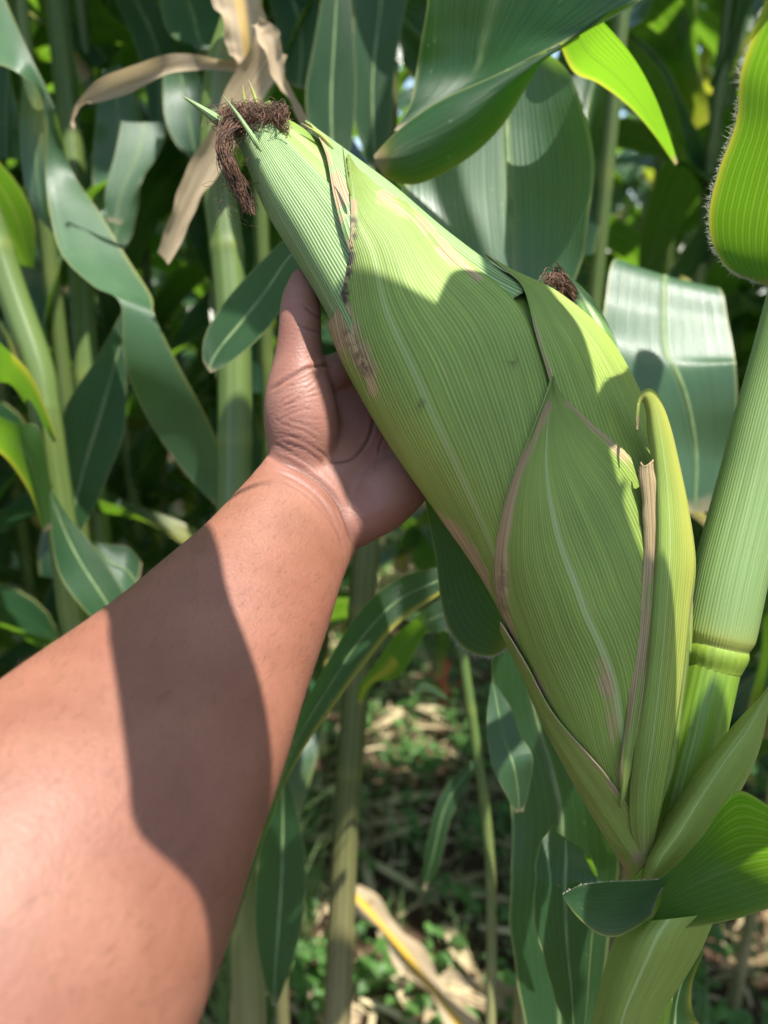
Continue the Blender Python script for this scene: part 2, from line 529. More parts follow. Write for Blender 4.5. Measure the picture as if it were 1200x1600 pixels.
def rail_leaf(rows, mat, parent, name='leaf', keel=0.0, nu=13, sub=9, ruffle=0.0, freq=9.0, seed=0.0, dry=None, yellow=None, sharp=False, rail3d=False, label=None, rib=1.0):
    """a blade between two rails. rows: (Lx,Ly,Ld, Rx,Ry,Rd) or (L, M, R) with nine numbers; pixels and depth, or world points when rail3d"""
    L, M, R = [], [], []
    for r in rows:
        r = list(r)
        f = (lambda a: np.asarray(a, float)) if rail3d else (lambda a: P(*a))
        if len(r) == 9:
            L.append(f(r[0:3])); M.append(f(r[3:6])); R.append(f(r[6:9]))
        else:
            l, q = f(r[0:3]), f(r[3:6])
            L.append(l); R.append(q)
            w = np.linalg.norm(q - l)
            M.append((l + q) / 2 + FWD * keel * w)
    L, M, R = catmull(L, sub), catmull(M, sub), catmull(R, sub)
    nv = len(L)
    u = np.linspace(0, 1, nu)
    V = np.zeros((nv, nu, 3))
    tt = np.linspace(0, 1, nv)
    for i in range(nv):
        for j, a in enumerate(u):
            if sharp:
                pt = L[i] + (M[i] - L[i]) * (a * 2) if a <= 0.5 else M[i] + (R[i] - M[i]) * (a * 2 - 1)
                q = L[i] * (1 - a) * (1 - 2 * a) + M[i] * 4 * a * (1 - a) + R[i] * a * (2 * a - 1)
                V[i, j] = pt * 0.65 + q * 0.35
            else:
                V[i, j] = L[i] * (1 - a) * (1 - 2 * a) + M[i] * 4 * a * (1 - a) + R[i] * a * (2 * a - 1)
    # ruffled margins
    if ruffle:
        du = np.gradient(V, axis=1); dv = np.gradient(V, axis=0)
        N = np.cross(dv, du)
        N /= np.linalg.norm(N, axis=2)[:, :, None] + 1e-12
        for j, a in enumerate(u):
            e = abs(2 * a - 1) ** 2
            ph = 0.0 if a < 0.5 else 1.9
            w = np.array([math.sin(freq * t * 2 + ph + seed) * 0.6 + smooth_noise(t * freq + ph * 3, seed) for t in tt])
            V[:, j] += N[:, j] * (ruffle * e * w)[:, None]
    at = {'dry': np.zeros((nv, nu)), 'yellow': np.zeros((nv, nu)), 'rib': np.full((nv, nu), 0.0 if callable(rib) else rib)}
    for key, fn in (('dry', dry), ('yellow', yellow), ('rib', rib if callable(rib) else None)):
        if fn is not None:
            for i in range(nv):
                for j in range(nu):
                    at[key][i, j] = max(0.0, min(1.0, fn(u[j], tt[i])))
    me = grid_mesh(name, V - origin(parent), attrs=at)
    o = new_obj(name, me, mat, parent)
    if label: o['label'] = label
    if name == 'leaf' and not callable(rib) and rib >= 0.9 and not rail3d and mat is not MAT['leaf_under']:
        c = V[:, nu // 2]
        side = V[:, nu // 2 + 1] - V[:, nu // 2 - 1]
        side /= np.linalg.norm(side, axis=1)[:, None] + 1e-9
        tan = np.gradient(c, axis=0)
        tan /= np.linalg.norm(tan, axis=1)[:, None] + 1e-9
        nn = np.cross(tan, side)
        wid = np.linalg.norm(V[:, -1] - V[:, 0], axis=1)
        ra = np.clip(wid * 0.028, 0.0003, 0.0024)
        ang = np.linspace(0, 2 * math.pi, 8, endpoint=False)
        Q = c[:, None, :] + side[:, None, :] * (ra[:, None] * np.cos(ang)[None])[..., None] + nn[:, None, :] * (0.42 * ra[:, None] * np.sin(ang)[None])[..., None]
        new_obj('midrib', grid_mesh('midrib', Q - origin(parent), close_u=True), MAT['midrib'], o)
    return o, V


def fringe(V, side, parent, t0=0.0, t1=1.0, n=260, length=0.004, name='margin_hair', seed=1):
    """short hairs along one margin of a blade"""
    rr = random.Random(seed)
    edge = V[:, 0 if side == 'L' else -1]
    inner = V[:, 2 if side == 'L' else -3]
    verts, faces = [], []
    m = len(edge) - 1
    org = origin(parent.parent) if parent.parent is not None else origin(parent)
    for k in range(n):
        t = (t0 + (t1 - t0) * rr.random()) * m
        i = min(int(t), m - 1); f = t - i
        p = edge[i] * (1 - f) + edge[i + 1] * f
        q = inner[i] * (1 - f) + inner[i + 1] * f
        out = p - q
        out /= np.linalg.norm(out) + 1e-9
        tan = edge[i + 1] - edge[i]
        tan /= np.linalg.norm(tan) + 1e-9
        d = out + tan * rr.uniform(-0.6, 0.6) + np.array([rr.uniform(-.5, .5) for _ in range(3)])
        d /= np.linalg.norm(d)
        ln = length * rr.uniform(0.4, 1.1)
        w = np.cross(d, FWD); w /= np.linalg.norm(w) + 1e-9
        w2 = np.cross(d, w)
        b = len(verts)
        hw = 0.00009
        bend = np.array([rr.uniform(-.3, .3) for _ in range(3)]) * ln
        for cc, s in ((p, 1.0), (p + d * ln * 0.55 + bend * 0.3, 0.8)):
            for k3 in range(3):
                a = k3 * 2.0944
                verts.append(cc + (w * math.cos(a) + w2 * math.sin(a)) * hw * s - org)
        verts.append(p + d * ln + bend - org)
        for k3 in range(3):
            k4 = (k3 + 1) % 3
            faces.append((b + k3, b + k4, b + 3 + k4, b + 3 + k3))
            faces.append((b + 3 + k3, b + 3 + k4, b + 6))
    me = bpy.data.meshes.new(name)
    me.from_pydata([tuple(v) for v in verts], [], faces)
    o = new_obj(name, me, MAT['hair'], parent)
    o['kind'] = 'stuff'
    return o


def random_leaf_mesh(name, seed, length, width, elev, droop, twist, nv=30, nu=7):
    """free blade that starts at the origin and leaves along +X"""
    rr = random.Random(seed)
    p = np.zeros(3)
    ang = elev
    pts, nor = [], []
    yaw = 0.0
    sway = rr.uniform(-0.5, 0.5)
    for i in range(nv):
        t = i / (nv - 1)
        pts.append(p.copy())
        ang = elev - droop * (t ** 1.5) * (1.0 if t < 0.75 else 1.0)
        yaw += sway / nv
        d = np.array((math.cos(ang) * math.cos(yaw), math.cos(ang) * math.sin(yaw), math.sin(ang)))
        p = p + d * length / nv
    pts = np.array(pts)
    T = np.gradient(pts, axis=0); T /= np.linalg.norm(T, axis=1)[:, None]
    V = np.zeros((nv, nu, 3))
    dry = np.zeros((nv, nu)); yel = np.zeros((nv, nu))
    ph1, ph2 = rr.uniform(0, 6), rr.uniform(0, 6)
    dtip = rr.uniform(0.84, 1.05)
    for i in range(nv):
        t = i / (nv - 1)
        side = np.array((-math.sin(yaw * t), math.cos(yaw * t), 0.0))
        side -= T[i] * side.dot(T[i]); side /= np.linalg.norm(side)
        up = np.cross(T[i], side)
        a = twist * t ** 1.3
        s2 = side * math.cos(a) + up * math.sin(a)
        u2 = np.cross(T[i], s2)
        w = width * (min(1.0, 0.55 + t * 2.6)) * (1 - max(0, (t - 0.45) / 0.55) ** 1.8) * 0.5 + 0.0008
        fold = 0.55 * (1 - t) + 0.08
        for j in range(nu):
            x = 2 * j / (nu - 1) - 1
            z = abs(x) * fold * w
            e = x * x * (0.016 * math.sin(t * 13 + (ph1 if x < 0 else ph2)) + 0.012 * math.sin(t * 23 + ph2 + x))
            V[i, j] = pts[i] + s2 * x * w * (1 - 0.15 * fold) + u2 * (z + e)
            dry[i, j] = max(0.0, min(1.0, (t - dtip) * 9 + (abs(x) - 0.8) * 2 * (t > 0.6)))
            yel[i, j] = max(0.0, min(1.0, (t - dtip + 0.12) * 5))
    return grid_mesh(name, V, attrs={'dry': dry, 'yellow': yel, 'rib': np.full((nv, nu), 0.9)})


def stalk_points(base, top, lean=(0, 0), step=0.02, node=0.17, r0=0.014, r1=0.010, seed=0):
    base, top = np.asarray(base, float), np.asarray(top, float)
    n = max(8, int(np.linalg.norm(top - base) / step))
    pts, rad, dry, yel = [], [], [], []
    for i in range(n + 1):
        t = i / n
        p = base * (1 - t) + top * t
        p = p + np.array((smooth_noise(t * 2.0, seed) * 0.02, smooth_noise(t * 2.0, seed + 9) * 0.02, 0)) * (t * (1 - t) * 4)
        ln = t * np.linalg.norm(top - base)
        ph = (ln / node) % 1.0
        k = math.exp(-((min(ph, 1 - ph)) * node / 0.006) ** 2)
        pts.append(p)
        rad.append((r0 * (1 - t) + r1 * t) * (1 + 0.07 * k + 0.06 * smooth_noise(ln * 5, seed)))
        d = max(0, 0.85 - ln * 0.9) * (0.6 + 0.8 * abs(smooth_noise(ln * 9, seed)))
        dry.append(min(1, d)); yel.append(0.25 * k)
    return np.array(pts), np.array(rad), np.array(dry), np.array(yel)


def far_stalk(parent, base, top, r0, r1, seed, mat=None, name='stalk', node=0.17):
    pts, rad, dry, yel = stalk_points(base, top, r0=r0, r1=r1, seed=seed, node=node)
    n = 12
    at = {'dry': np.repeat(dry[:, None], n, 1), 'yellow': np.repeat(yel[:, None], n, 1)}
    return tube_obj(name, pts, rad, mat or MAT['stalk_far'], parent, n, at)


# ------------------------------------------------------------------ the ear of maize
EAR = np.array([  # left contour, right contour (photograph pixels), distance of the axis
    (352, 192, 425, 150, .402), (362, 212, 440, 172, .402), (383, 255, 478, 196, .401), (415, 330, 537, 238, .399),
    (460, 405, 612, 294, .397), (508, 488, 700, 369, .394), (552, 580, 778, 424, .391), (612, 685, 862, 468, .389),
    (690, 797, 938, 535, .387), (750, 882, 992, 625, .385), (793, 957, 1036, 730, .383), (829, 1027, 1066, 850, .381),
    (866, 1107, 1070, 990, .380), (906, 1187, 1055, 1110, .379), (951, 1267, 1040, 1215, .379), (986, 1325, 1024, 1285, .380),
    (1000, 1362, 1020, 1338, .382)], float)
EAR_D = catmull(EAR, 24)
NS = len(EAR) - 1


def ear_at(s):
    x = np.clip(s, 0, NS) * 24
    i = np.clip(np.floor(x).astype(int), 0, len(EAR_D) - 2)
    f = (x - i)[..., None]
    return EAR_D[i] * (1 - f) + EAR_D[i + 1] * f


def ear_pos(s, phi, off):
    s, phi, off = np.broadcast_arrays(np.asarray(s, float), np.asarray(phi, float), np.asarray(off, float))
    e = ear_at(s)
    c = (e[..., 0:2] + e[..., 2:4]) / 2
    n = (e[..., 2:4] - e[..., 0:2]) / 2
    d = e[..., 4]
    hw = np.linalg.norm(n, axis=-1)
    scale = FPX / d
    px = c + n * (np.sin(phi) * (1 + off * scale / hw))[..., None]
    h = 0.80 * hw / scale
    dep = d - (h + off) * np.cos(phi)
    return CAM + RGT * ((px[..., 0] - 600) / FPX * dep)[..., None] + UPV * (-(px[..., 1] - 800) / FPX * dep)[..., None] + FWD * dep[..., None]


_SG = np.linspace(0, NS, 1601)
_EG = ear_at(_SG)
_CG = (_EG[:, 0:2] + _EG[:, 2:4]) / 2
_NG = (_EG[:, 2:4] - _EG[:, 0:2]) / 2


def I(px, py):
    """photograph pixel on the ear's front -> (s, phi)"""
    q = np.array((px, py)) - _CG
    hw = np.linalg.norm(_NG, axis=1)
    nx = _NG / hw[:, None]
    cross = np.abs(q[:, 0] * nx[:, 1] - q[:, 1] * nx[:, 0]) + 0.02 * np.abs((q * nx).sum(1))
    k = int(np.argmin(cross))
    x = float((q[k] * nx[k]).sum() / hw[k])
    if abs(x) <= 0.985: ph = math.asin(x)
    else: ph = math.copysign(math.asin(0.985) + (abs(x) - 0.985) * 1.2, x)
    return (float(_SG[k]), ph)


def W(s, deg):
    return (s, math.radians(deg))


ear = empty('corn_ear', P(1008, 1345, .382), 'large green corn ear in its husk, held up by the hand', 'corn ear')


def husk(rows, layer, mat='husk', nu=25, sub=14, lift=0.0005, bulge=0.0, dry=None, black=None, yellow=None, rib=0.0, wave=0.0009, name='husk_leaf', seed=0.0, tipoff=0.0, label=None, thick=0.0006, keelu=0.5, keel=0.0, nveins=40.0, clip=None):
    nv = sub * (len(rows) - 1) + 1
    vv = np.linspace(0, 1, nv)

    def rail(k):
        q = catmull([r[k] for r in rows], 12)
        s0, s1 = q[0, 0], q[-1, 0]
        f = np.maximum.accumulate((q[:, 0] - s0) / (s1 - s0)) + np.arange(len(q)) * 1e-7
        sm = vv ** 1.0
        phi = np.interp(sm, f / f[-1], q[:, 1])
        h = 7
        ker = np.hanning(2 * h + 3)[1:-1]
        ker /= ker.sum()
        pad = np.concatenate([2 * phi[0] - phi[h:0:-1], phi, 2 * phi[-1] - phi[-2:-h - 2:-1]])
        phi = np.convolve(pad, ker, 'valid')
        return np.stack([s0 + (s1 - s0) * sm, phi], 1)

    Ls, Rs = rail(0), rail(1)
    u = np.linspace(0, 1, nu)[None, :]
    t = np.linspace(0, 1, nv)[:, None]
    s = Ls[:, 0:1] * (1 - u) + Rs[:, 0:1] * u
    ph = Ls[:, 1:2] * (1 - u) + Rs[:, 1:2] * u
    cut = np.zeros(ph.shape, bool)
    if clip is not None:
        cs = np.array([q[0] for q in clip]); cp = np.array([q[1] for q in clip])
        lim = np.interp(s, cs, cp)
        cut = ph < lim
        ph = np.maximum(ph, lim)
    e_ = ear_at(s)
    PX = (e_[..., 0:2] + e_[..., 2:4]) / 2 + (e_[..., 2:4] - e_[..., 0:2]) / 2 * np.sin(ph)[..., None]
    x = 2 * u - 1
    off = layer + lift * np.abs(x) ** 6 + bulge * (1 - x ** 2) * np.sin(math.pi * np.clip(t, 0, 1)) + tipoff * np.clip((t - 0.8) / 0.2, 0, 1) ** 2
    off = off + keel * np.maximum(0, 1 - np.abs(u - keelu) / 0.22) * np.sin(math.pi * np.clip(t * 0.9 + 0.1, 0, 1))
    wv = np.zeros((nv, nu))
    for i in range(nv):
        for j in range(nu):
            uu, tt = u[0, j], t[i, 0]
            wv[i, j] = mnoise.noise(Vector((uu * 5 + seed, tt * 2.5, seed))) + 0.5 * mnoise.noise(Vector((uu * 11, tt * 5 + seed, 3)))
    V = ear_pos(s, ph, off + wave * wv)
    at = {}
    for key, fn in (('dry', dry), ('black', black), ('yellow', yellow)):
        A = np.zeros((nv, nu))
        if fn is not None:
            for i in range(nv):
                for j in range(nu):
                    q = fn(u[0, j], t[i, 0]) if fn.__code__.co_argcount == 2 else fn(u[0, j], t[i, 0], PX[i, j, 0], PX[i, j, 1])
                    if key == 'dry': q *= 0.75 + 1.1 * mnoise.noise(Vector((t[i, 0] * 13, u[0, j] * 4, seed))) + 0.5 * mnoise.noise(Vector((t[i, 0] * 37, u[0, j] * 9, seed)))
                    A[i, j] = max(0.0, min(1.0, q))
        at[key] = A
    at['rib'] = np.full((nv, nu), rib)
    at['nveins'] = np.full((nv, nu), nveins)
    me = grid_mesh(name, V - origin(ear), attrs=at)
    if cut.any():
        fl = cut.reshape(-1)
        bm = bmesh.new(); bm.from_mesh(me)
        bm.verts.ensure_lookup_table()
        bmesh.ops.delete(bm, geom=[f for f in bm.faces if all(fl[v.index] for v in f.verts)], context='FACES')
        bm.to_mesh(me); bm.free()
    o = new_obj(name, me, MAT[mat], ear)
    md = o.modifiers.new('thickness', 'SOLIDIFY')
    md.thickness = thick
    md.offset = 0
    if label: o['label'] = label
    return o, V


def g(x, c, w):
    return math.exp(-((x - c) / w) ** 2)


def stroke(x, y, pts, w):
    """1 on a polyline in photograph pixels, falling off over w"""
    best = 1e9
    for (ax, ay), (bx, by) in zip(pts[:-1], pts[1:]):
        dx, dy = bx - ax, by - ay
        k = max(0.0, min(1.0, ((x - ax) * dx + (y - ay) * dy) / (dx * dx + dy * dy)))
        best = min(best, (x - ax - k * dx) ** 2 + (y - ay - k * dy) ** 2)
    return math.exp(-best / (w * w))


def build_ear():
    # the closed inner husk, all round
    sg = np.linspace(0.15, NS, 110)[:, None]
    ph = np.linspace(-math.pi, math.pi, 48, endpoint=False)[None, :]
    V = ear_pos(sg, ph, -0.0022 + 0 * sg * ph)
    me = grid_mesh('inner_husk', V - origin(ear), close_u=True)
    new_obj('inner_husk', me, MAT['husk'], ear)
    # two broad husk leaves at the back
    husk([(W(15.6, 110), W(15.6, 250)), (W(12, 95), W(12, 265)), (W(8, 95), W(8, 260)), (W(4, 120), W(4, 240)), (W(1.2, 170), W(1.2, 190))], 0.001, seed=4)
    # young husk round the tip, left: keel from the tip spike downwards
    husk([(W(8.2, -125), I(760, 640)), (W(6.0, -120), I(640, 470)), (W(4.4, -118), I(560, 350)), (W(3.0, -115), I(500, 270)),
          (W(2.0, -112), I(445, 215)), (W(1.2, -95), I(413, 185)), (W(0.75, -60), I(398, 190))], -0.0006, 'husk_tip', rib=0.3, seed=1.0,
         keelu=0.60, keel=0.0042, wave=0.0004, nveins=46)
    # right of the tip
    husk([(I(640, 560), W(6.8, 125)), (I(585, 470), W(5.2, 120)), (I(548, 395), W(4.2, 118)), (I(520, 310), W(3.2, 115)), (I(506, 248), W(2.5, 110)), (I(490, 215), W(2.1, 100)), (I(477, 196), W(1.85, 88))],
         0.0016, 'husk_tip', nveins=34, seed=2.2, lift=0.0012, wave=0.0005, yellow=lambda u, t: 0.9 * max(0, t - 0.86) * 7 * (u < .6),
         dry=lambda u, t: 1.25 * (u < 0.14) * (1 - u / 0.14) * (t > 0.1) + g(u, 0.10, 0.07) * g(t, 0.58, 0.22) * 1.2)
    # the broad husk leaf over the middle
    husk([(W(12.5, -116), I(905, 985)), (W(11.2, -114), I(890, 860)), (W(10, -112), I(876, 760)), (W(8.8, -110), I(866, 660)), (W(7.6, -107), I(842, 560)), (W(6.7, -101), I(806, 482)),
          (W(6.0, -92), I(762, 440)), (W(5.35, -80), I(700, 392)), (W(4.8, -62), I(640, 330)), (W(4.3, -40), I(592, 302)), (W(3.85, -10), I(560, 272)), (W(3.5, 22), I(545, 262)), (I(536, 250), I(538, 246))],
         0.0026, nveins=60, nu=61, seed=3.1, rib=0.6, lift=0.0004, bulge=0.0010, wave=0.0008,
         clip=[(3.0, math.radians(62)), (3.11, math.radians(59)), I(541, 292), I(547, 335), I(548, 395), I(541, 440), I(534, 478), (5.16, math.radians(-68)), (5.30, math.radians(-92)), (5.6, math.radians(-97)), (6.5, math.radians(-100)), (13, math.radians(-120))],
         dry=lambda u, t, x, y: 1.5 * stroke(x, y, [(548, 320), (546, 400), (538, 470)], 7) + 1.45 * stroke(x, y, [(535, 478), (556, 530), (596, 596)], 20) + 1.2 * stroke(x, y, [(528, 500), (535, 560)], 9) + 1.25 * stroke(x, y, [(596, 312), (650, 350), (706, 398)], 15) + .7 * stroke(x, y, [(690, 390), (740, 440)], 10)
         + 1.2 * stroke(x, y, [(712, 815), (745, 860), (785, 925)], 14) + .8 * stroke(x, y, [(660, 750), (700, 800)], 6) + .5 * stroke(x, y, [(690, 560), (760, 690)], 5),
         black=lambda u, t, x, y: 1.6 * stroke(x, y, [(547, 350), (547, 400), (541, 465)], 9) + .8 * stroke(x, y, [(552, 520), (580, 575)], 10) + 1.4 * stroke(x, y, [(664, 627), (664, 631)], 5) + stroke(x, y, [(795, 565), (800, 567)], 6),
         keelu=0.52, keel=0.0012)
    # right-hand husk leaf
    husk([(I(985, 1020), W(12.5, 115)), (I(940, 870), W(11.2, 110)), (I(895, 740), W(10, 105)), (I(862, 630), W(8.9, 102)), (I(850, 585), W(8.3, 100)), (I(832, 535), W(7.7, 98)), (I(816, 480), W(7.1, 96)), (I(800, 445), W(6.7, 95)),
          (I(775, 428), W(6.2, 93)), (I(752, 400), W(5.85, 91))],
         0.0042, nveins=40, seed=5.2, rib=0.2, lift=0.0008, bulge=0.0005, wave=0.0012, dry=lambda u, t: 1.1 * g(u, 0.0, 0.035) * (t > 0.3) + 0.35 * g(t, .72, .05) * g(u, .3, .2),
         yellow=lambda u, t: 0.25 * u)
    # front husk leaf with its pointed tip and dry margins
    husk([(I(985, 1322), I(1012, 1318)), (I(930, 1228), I(1035, 1222)), (I(875, 1120), W(13.3, 68)), (W(11.4, -80), W(12.6, 69)), (W(10.6, -77), W(12.0, 66)), (I(790, 930), W(11.55, 60)), (I(783, 865), I(1042, 880)), (I(795, 775), I(1018, 800)), (I(815, 715), I(985, 735)), (I(835, 660), I(930, 680)),
          (I(848, 628), I(893, 645)), (I(855, 606), I(866, 616)), (I(857, 594), I(859, 594))],
         0.0058, nveins=64, seed=6.4, rib=1.0, lift=0.0006, bulge=0.0005, wave=0.0010,
         dry=lambda u, t, x, y: 1.5 * stroke(x, y, [(846, 640), (806, 735), (786, 850), (790, 930), (808, 985)], 12) + 1.3 * stroke(x, y, [(880, 636), (940, 690), (1004, 765)], 6) + .55 * stroke(x, y, [(925, 940), (950, 1060), (972, 1200)], 16) + .6 * stroke(x, y, [(925, 760), (945, 800)], 6) + .7 * stroke(x, y, [(820, 1000), (880, 1120)], 12) + .6 * stroke(x, y, [(975, 1230), (1000, 1310)], 16),
         black=lambda u, t, x, y: .9 * stroke(x, y, [(1000, 1240), (1010, 1300)], 10) + .5 * stroke(x, y, [(795, 880), (800, 940)], 8),
         keelu=0.5, keel=0.0008)
    # narrow wrapper at the foot of the ear
    husk([(I(998, 1358), I(1018, 1345)), (W(15.0, -86), I(1000, 1285)), (W(14.2, -84), I(965, 1215)), (W(13.3, -86), I(925, 1160)), (W(12.4, -92), I(880, 1100)), (W(11.4, -98), I(845, 1030)), (W(10.4, -106), I(800, 955))],
         0.0078, seed=7.1, lift=0.0004, dry=lambda u, t: 0.9 * g(u, 0.0, 0.16) + 0.8 * g(t, 0.0, 0.16) + 1.0 * g(u, 1.0, .12), wave=0.0006, yellow=lambda u, t: .15)
    # the folded right leaf: brown flap, keel and hooked tip
    rows = [(1000, 1338, .372, 1008, 1338, .369, 1018, 1334, .372), (985, 1290, .362, 1006, 1292, .359, 1028, 1285, .366), (984, 1225, .355, 1008, 1232, .351, 1038, 1235, .362), (992, 1150, .350, 1018, 1160, .345, 1050, 1170, .362),
            (1006, 1060, .347, 1030, 1060, .342, 1066, 1070, .364), (1016, 950, .344, 1040, 950, .340, 1078, 960, .364), (1022, 850, .343, 1046, 850, .339, 1086, 882, .362), (1022, 770, .342, 1042, 765, .339, 1076, 800, .358), (1018, 715, .341, 1036, 712, .338, 1060, 722, .354),
            (1013, 680, .340, 1030, 672, .337, 1048, 672, .350), (1011, 648, .338, 1022, 634, .336, 1034, 632, .345), (1005, 628, .336, 1012, 615, .334, 1020, 610, .340), (999, 632, .334, 1000, 619, .333, 1003, 614, .336), (995, 650, .332, 996, 642, .332, 998, 640, .333), (994, 672, .332, 995, 673, .332, 996, 672, .332)]
    o, V = rail_leaf(rows, MAT['husk'], ear, name='husk_leaf', nu=17, sub=9,
                     dry=lambda u, t: 0.9 * g(u, 1.0, 0.035) * (t < .65) * (.5 + .8 * smooth_noise(t * 20, 3)) + 1.2 * (t > .95) + .5 * g(t, 0, .08),
                     yellow=lambda u, t: 0.9 * g(u, 1.0, 0.34) * g(t, .52, .26) + 0.55 * g(t, .80, .16))
    a = o.data.attributes.new('nveins', 'FLOAT', 'POINT')
    a.data.foreach_set('value', [22.0] * len(o.data.vertices))
    o['label'] = 'folded yellow edged husk leaf with hooked tip'
    md = o.modifiers.new('thickness', 'SOLIDIFY'); md.thickness = 0.0008; md.offset = 0
    rows = [(968, 1262, .357, 970, 1262, .356, 972, 1262, .357), (970, 1200, .3505, 978, 1200, .3485, 986, 1200, .350), (980, 1110, .3465, 992, 1110, .3435, 1006, 1110, .346), (993, 1010, .3435, 1005, 1010, .3405, 1020, 1010, .343), (1002, 920, .341, 1014, 920, .338, 1029, 920, .341), (1006, 850, .340, 1016, 850, .337, 1027, 850, .340), (1004, 790, .339, 1014, 790, .336, 1027, 790, .339), (999, 742, .338, 1010, 738, .3355, 1023, 737, .338), (1001, 722, .3375, 1009, 727, .335, 1022, 716, .338)]
    rows = [(a, b, c + .0008, d, e, c - .0006, f, h, k + .0008) for (a, b, c, d, e, q, f, h, k) in rows]
    o, V = rail_leaf(rows, MAT['husk'], ear, name='husk_leaf', nu=13, sub=9, ruffle=0.0006, freq=17, dry=lambda u, t: (.35 + 1.0 * min(1, t * 2.2)) * (1.0 + .6 * smooth_noise(t * 11, 2.0)) - .75 * g(u, .6, .25) * (1 - t))
    vein_count(o, 9)
    o['label'] = 'dry brown broken strip of husk'
    md = o.modifiers.new('thickness', 'SOLIDIFY'); md.thickness = 0.0006; md.offset = 0
    # spiky leaf tips round the silk
    spikes = [([(352, 196, .395), (335, 184, .392), (312, 168, .390), (285, 150, .388)], 0.0062, 'husk_tip'),
              ([(408, 236, .384), (392, 210, .3835), (372, 180, .384), (348, 148, .386)], 0.0034, 'husk_tip'),
              ([(408, 185, .398), (402, 165, .398), (396, 145, .398), (388, 124, .398)], 0.0030, 'husk'),
              ([(386, 172, .402), (382, 156, .402), (380, 142, .402), (379, 132, .402)], 0.0018, 'husk'),
              ([(548, 306, .3665), (543, 280, .367), (539, 254, .367), (535, 228, .366)], 0.0018, 'husk'),
              ([(520, 232, .388), (505, 215, .389), (488, 203, .390), (470, 192, .390)], 0.0026, 'husk')]
    for k, (pts, w, mt) in enumerate(spikes):
        c = catmull([P(*q) for q in pts], 6)
        n = len(c); t = np.linspace(0, 1, n)
        rad = w * 0.5 * (1 - t) ** 0.75 * np.clip(0.25 + t * 4, 0, 1) + 0.00012
        V = tube_grid(c, rad, 8)
        mid = c[:, None, :]
        V = mid + (V - mid) * np.array((1.0, 1.0, 1.0))
        at = {'dry': np.repeat((np.clip((t - .5) * 1.6, 0, 1) if k > 1 else np.clip((t - .85) * 5, 0, 1))[:, None], 8, 1), 'yellow': np.full((n, 8), 0.5 if k in (2, 3, 5) else 0.0)}
        new_obj('husk_tip', grid_mesh('husk_tip', V - origin(ear), attrs=at, close_u=True), MAT[mt], ear)
    # silk: strands spilling from the tip and hanging down the left side
    rr = random.Random(3)
    cu = bpy.data.curves.new('silk', 'CURVE')
    cu.dimensions = '3D'
    cu.bevel_depth = 0.00015
    cu.bevel_resolution = 1
    cu.resolution_u = 3

    def strand(pts, jit, r):
        sp = cu.splines.new('BEZIER')
        sp.bezier_points.add(len(pts) - 1)
        ox, oy, od = rr.gauss(0, jit), rr.gauss(0, jit), rr.gauss(0, 0.0030)
        for bp, (x, y, d) in zip(sp.bezier_points, pts):
            q = P(x + ox + rr.gauss(0, 4.6), y + oy + rr.gauss(0, 4.6), d + od + rr.gauss(0, 0.0018)) - origin(ear)
            bp.co = q
            bp.handle_left_type = bp.handle_right_type = 'AUTO'
            bp.radius = r * rr.uniform(0.5, 1.4)

    for k in range(360):       # hanging tail
        a = rr.random()
        end = rr.uniform(0.45, 1.0)
        path = [(392 + rr.uniform(-14, 10), 192, .398), (362, 196 + rr.uniform(-6, 8), .390), (350, 222, .388), (357, 258, .389), (374, 294, .392), (392, 326, .395), (412, 352, .398)]
        m = max(3, int(len(path) * end))
        strand(path[:m], 3.6, 1.0)
    for k in range(560):       # clump on top
        x0, y0 = rr.uniform(356, 428), 0
        y0 = 205 - (x0 - 350) * 0.12
        x1 = x0 + rr.gauss(6, 16); x2 = x1 + rr.gauss(0, 12)
        x1, x2 = min(x1, 442), min(x2, 440)
        strand([(x0, y0, .397), (x1, y0 - rr.uniform(8, 26), .395), (x2, y0 - rr.uniform(14, 36), .394), (x2 + rr.gauss(0, 9), y0 - rr.uniform(0, 30), .393)], 4.0, 1.0)
    for k in range(40):        # tuft at the right
        strand([(448, 208, .392), (440, 195, .390), (437 + rr.gauss(0, 3), 182, .389), (440 + rr.gauss(0, 4), 174, .389)], 2.6, 1.0)
    for k in range(26):        # loose threads
        x0 = rr.uniform(345, 400); y0 = rr.uniform(200, 330)
        strand([(x0, y0, .392), (x0 - rr.uniform(0, 14), y0 + rr.uniform(0, 16), .390), (x0 + rr.gauss(-4, 12), y0 + rr.uniform(8, 30), .391), (x0 + rr.gauss(4, 12), y0 + rr.uniform(8, 34), .393)], 3, 0.7)
    o = bpy.data.objects.new('silk', cu)
    col.objects.link(o)
    o.parent = ear
    cu.materials.append(MAT['silk'])
    tag(o, 'tangled dry brown silk', kind='stuff')


build_ear()


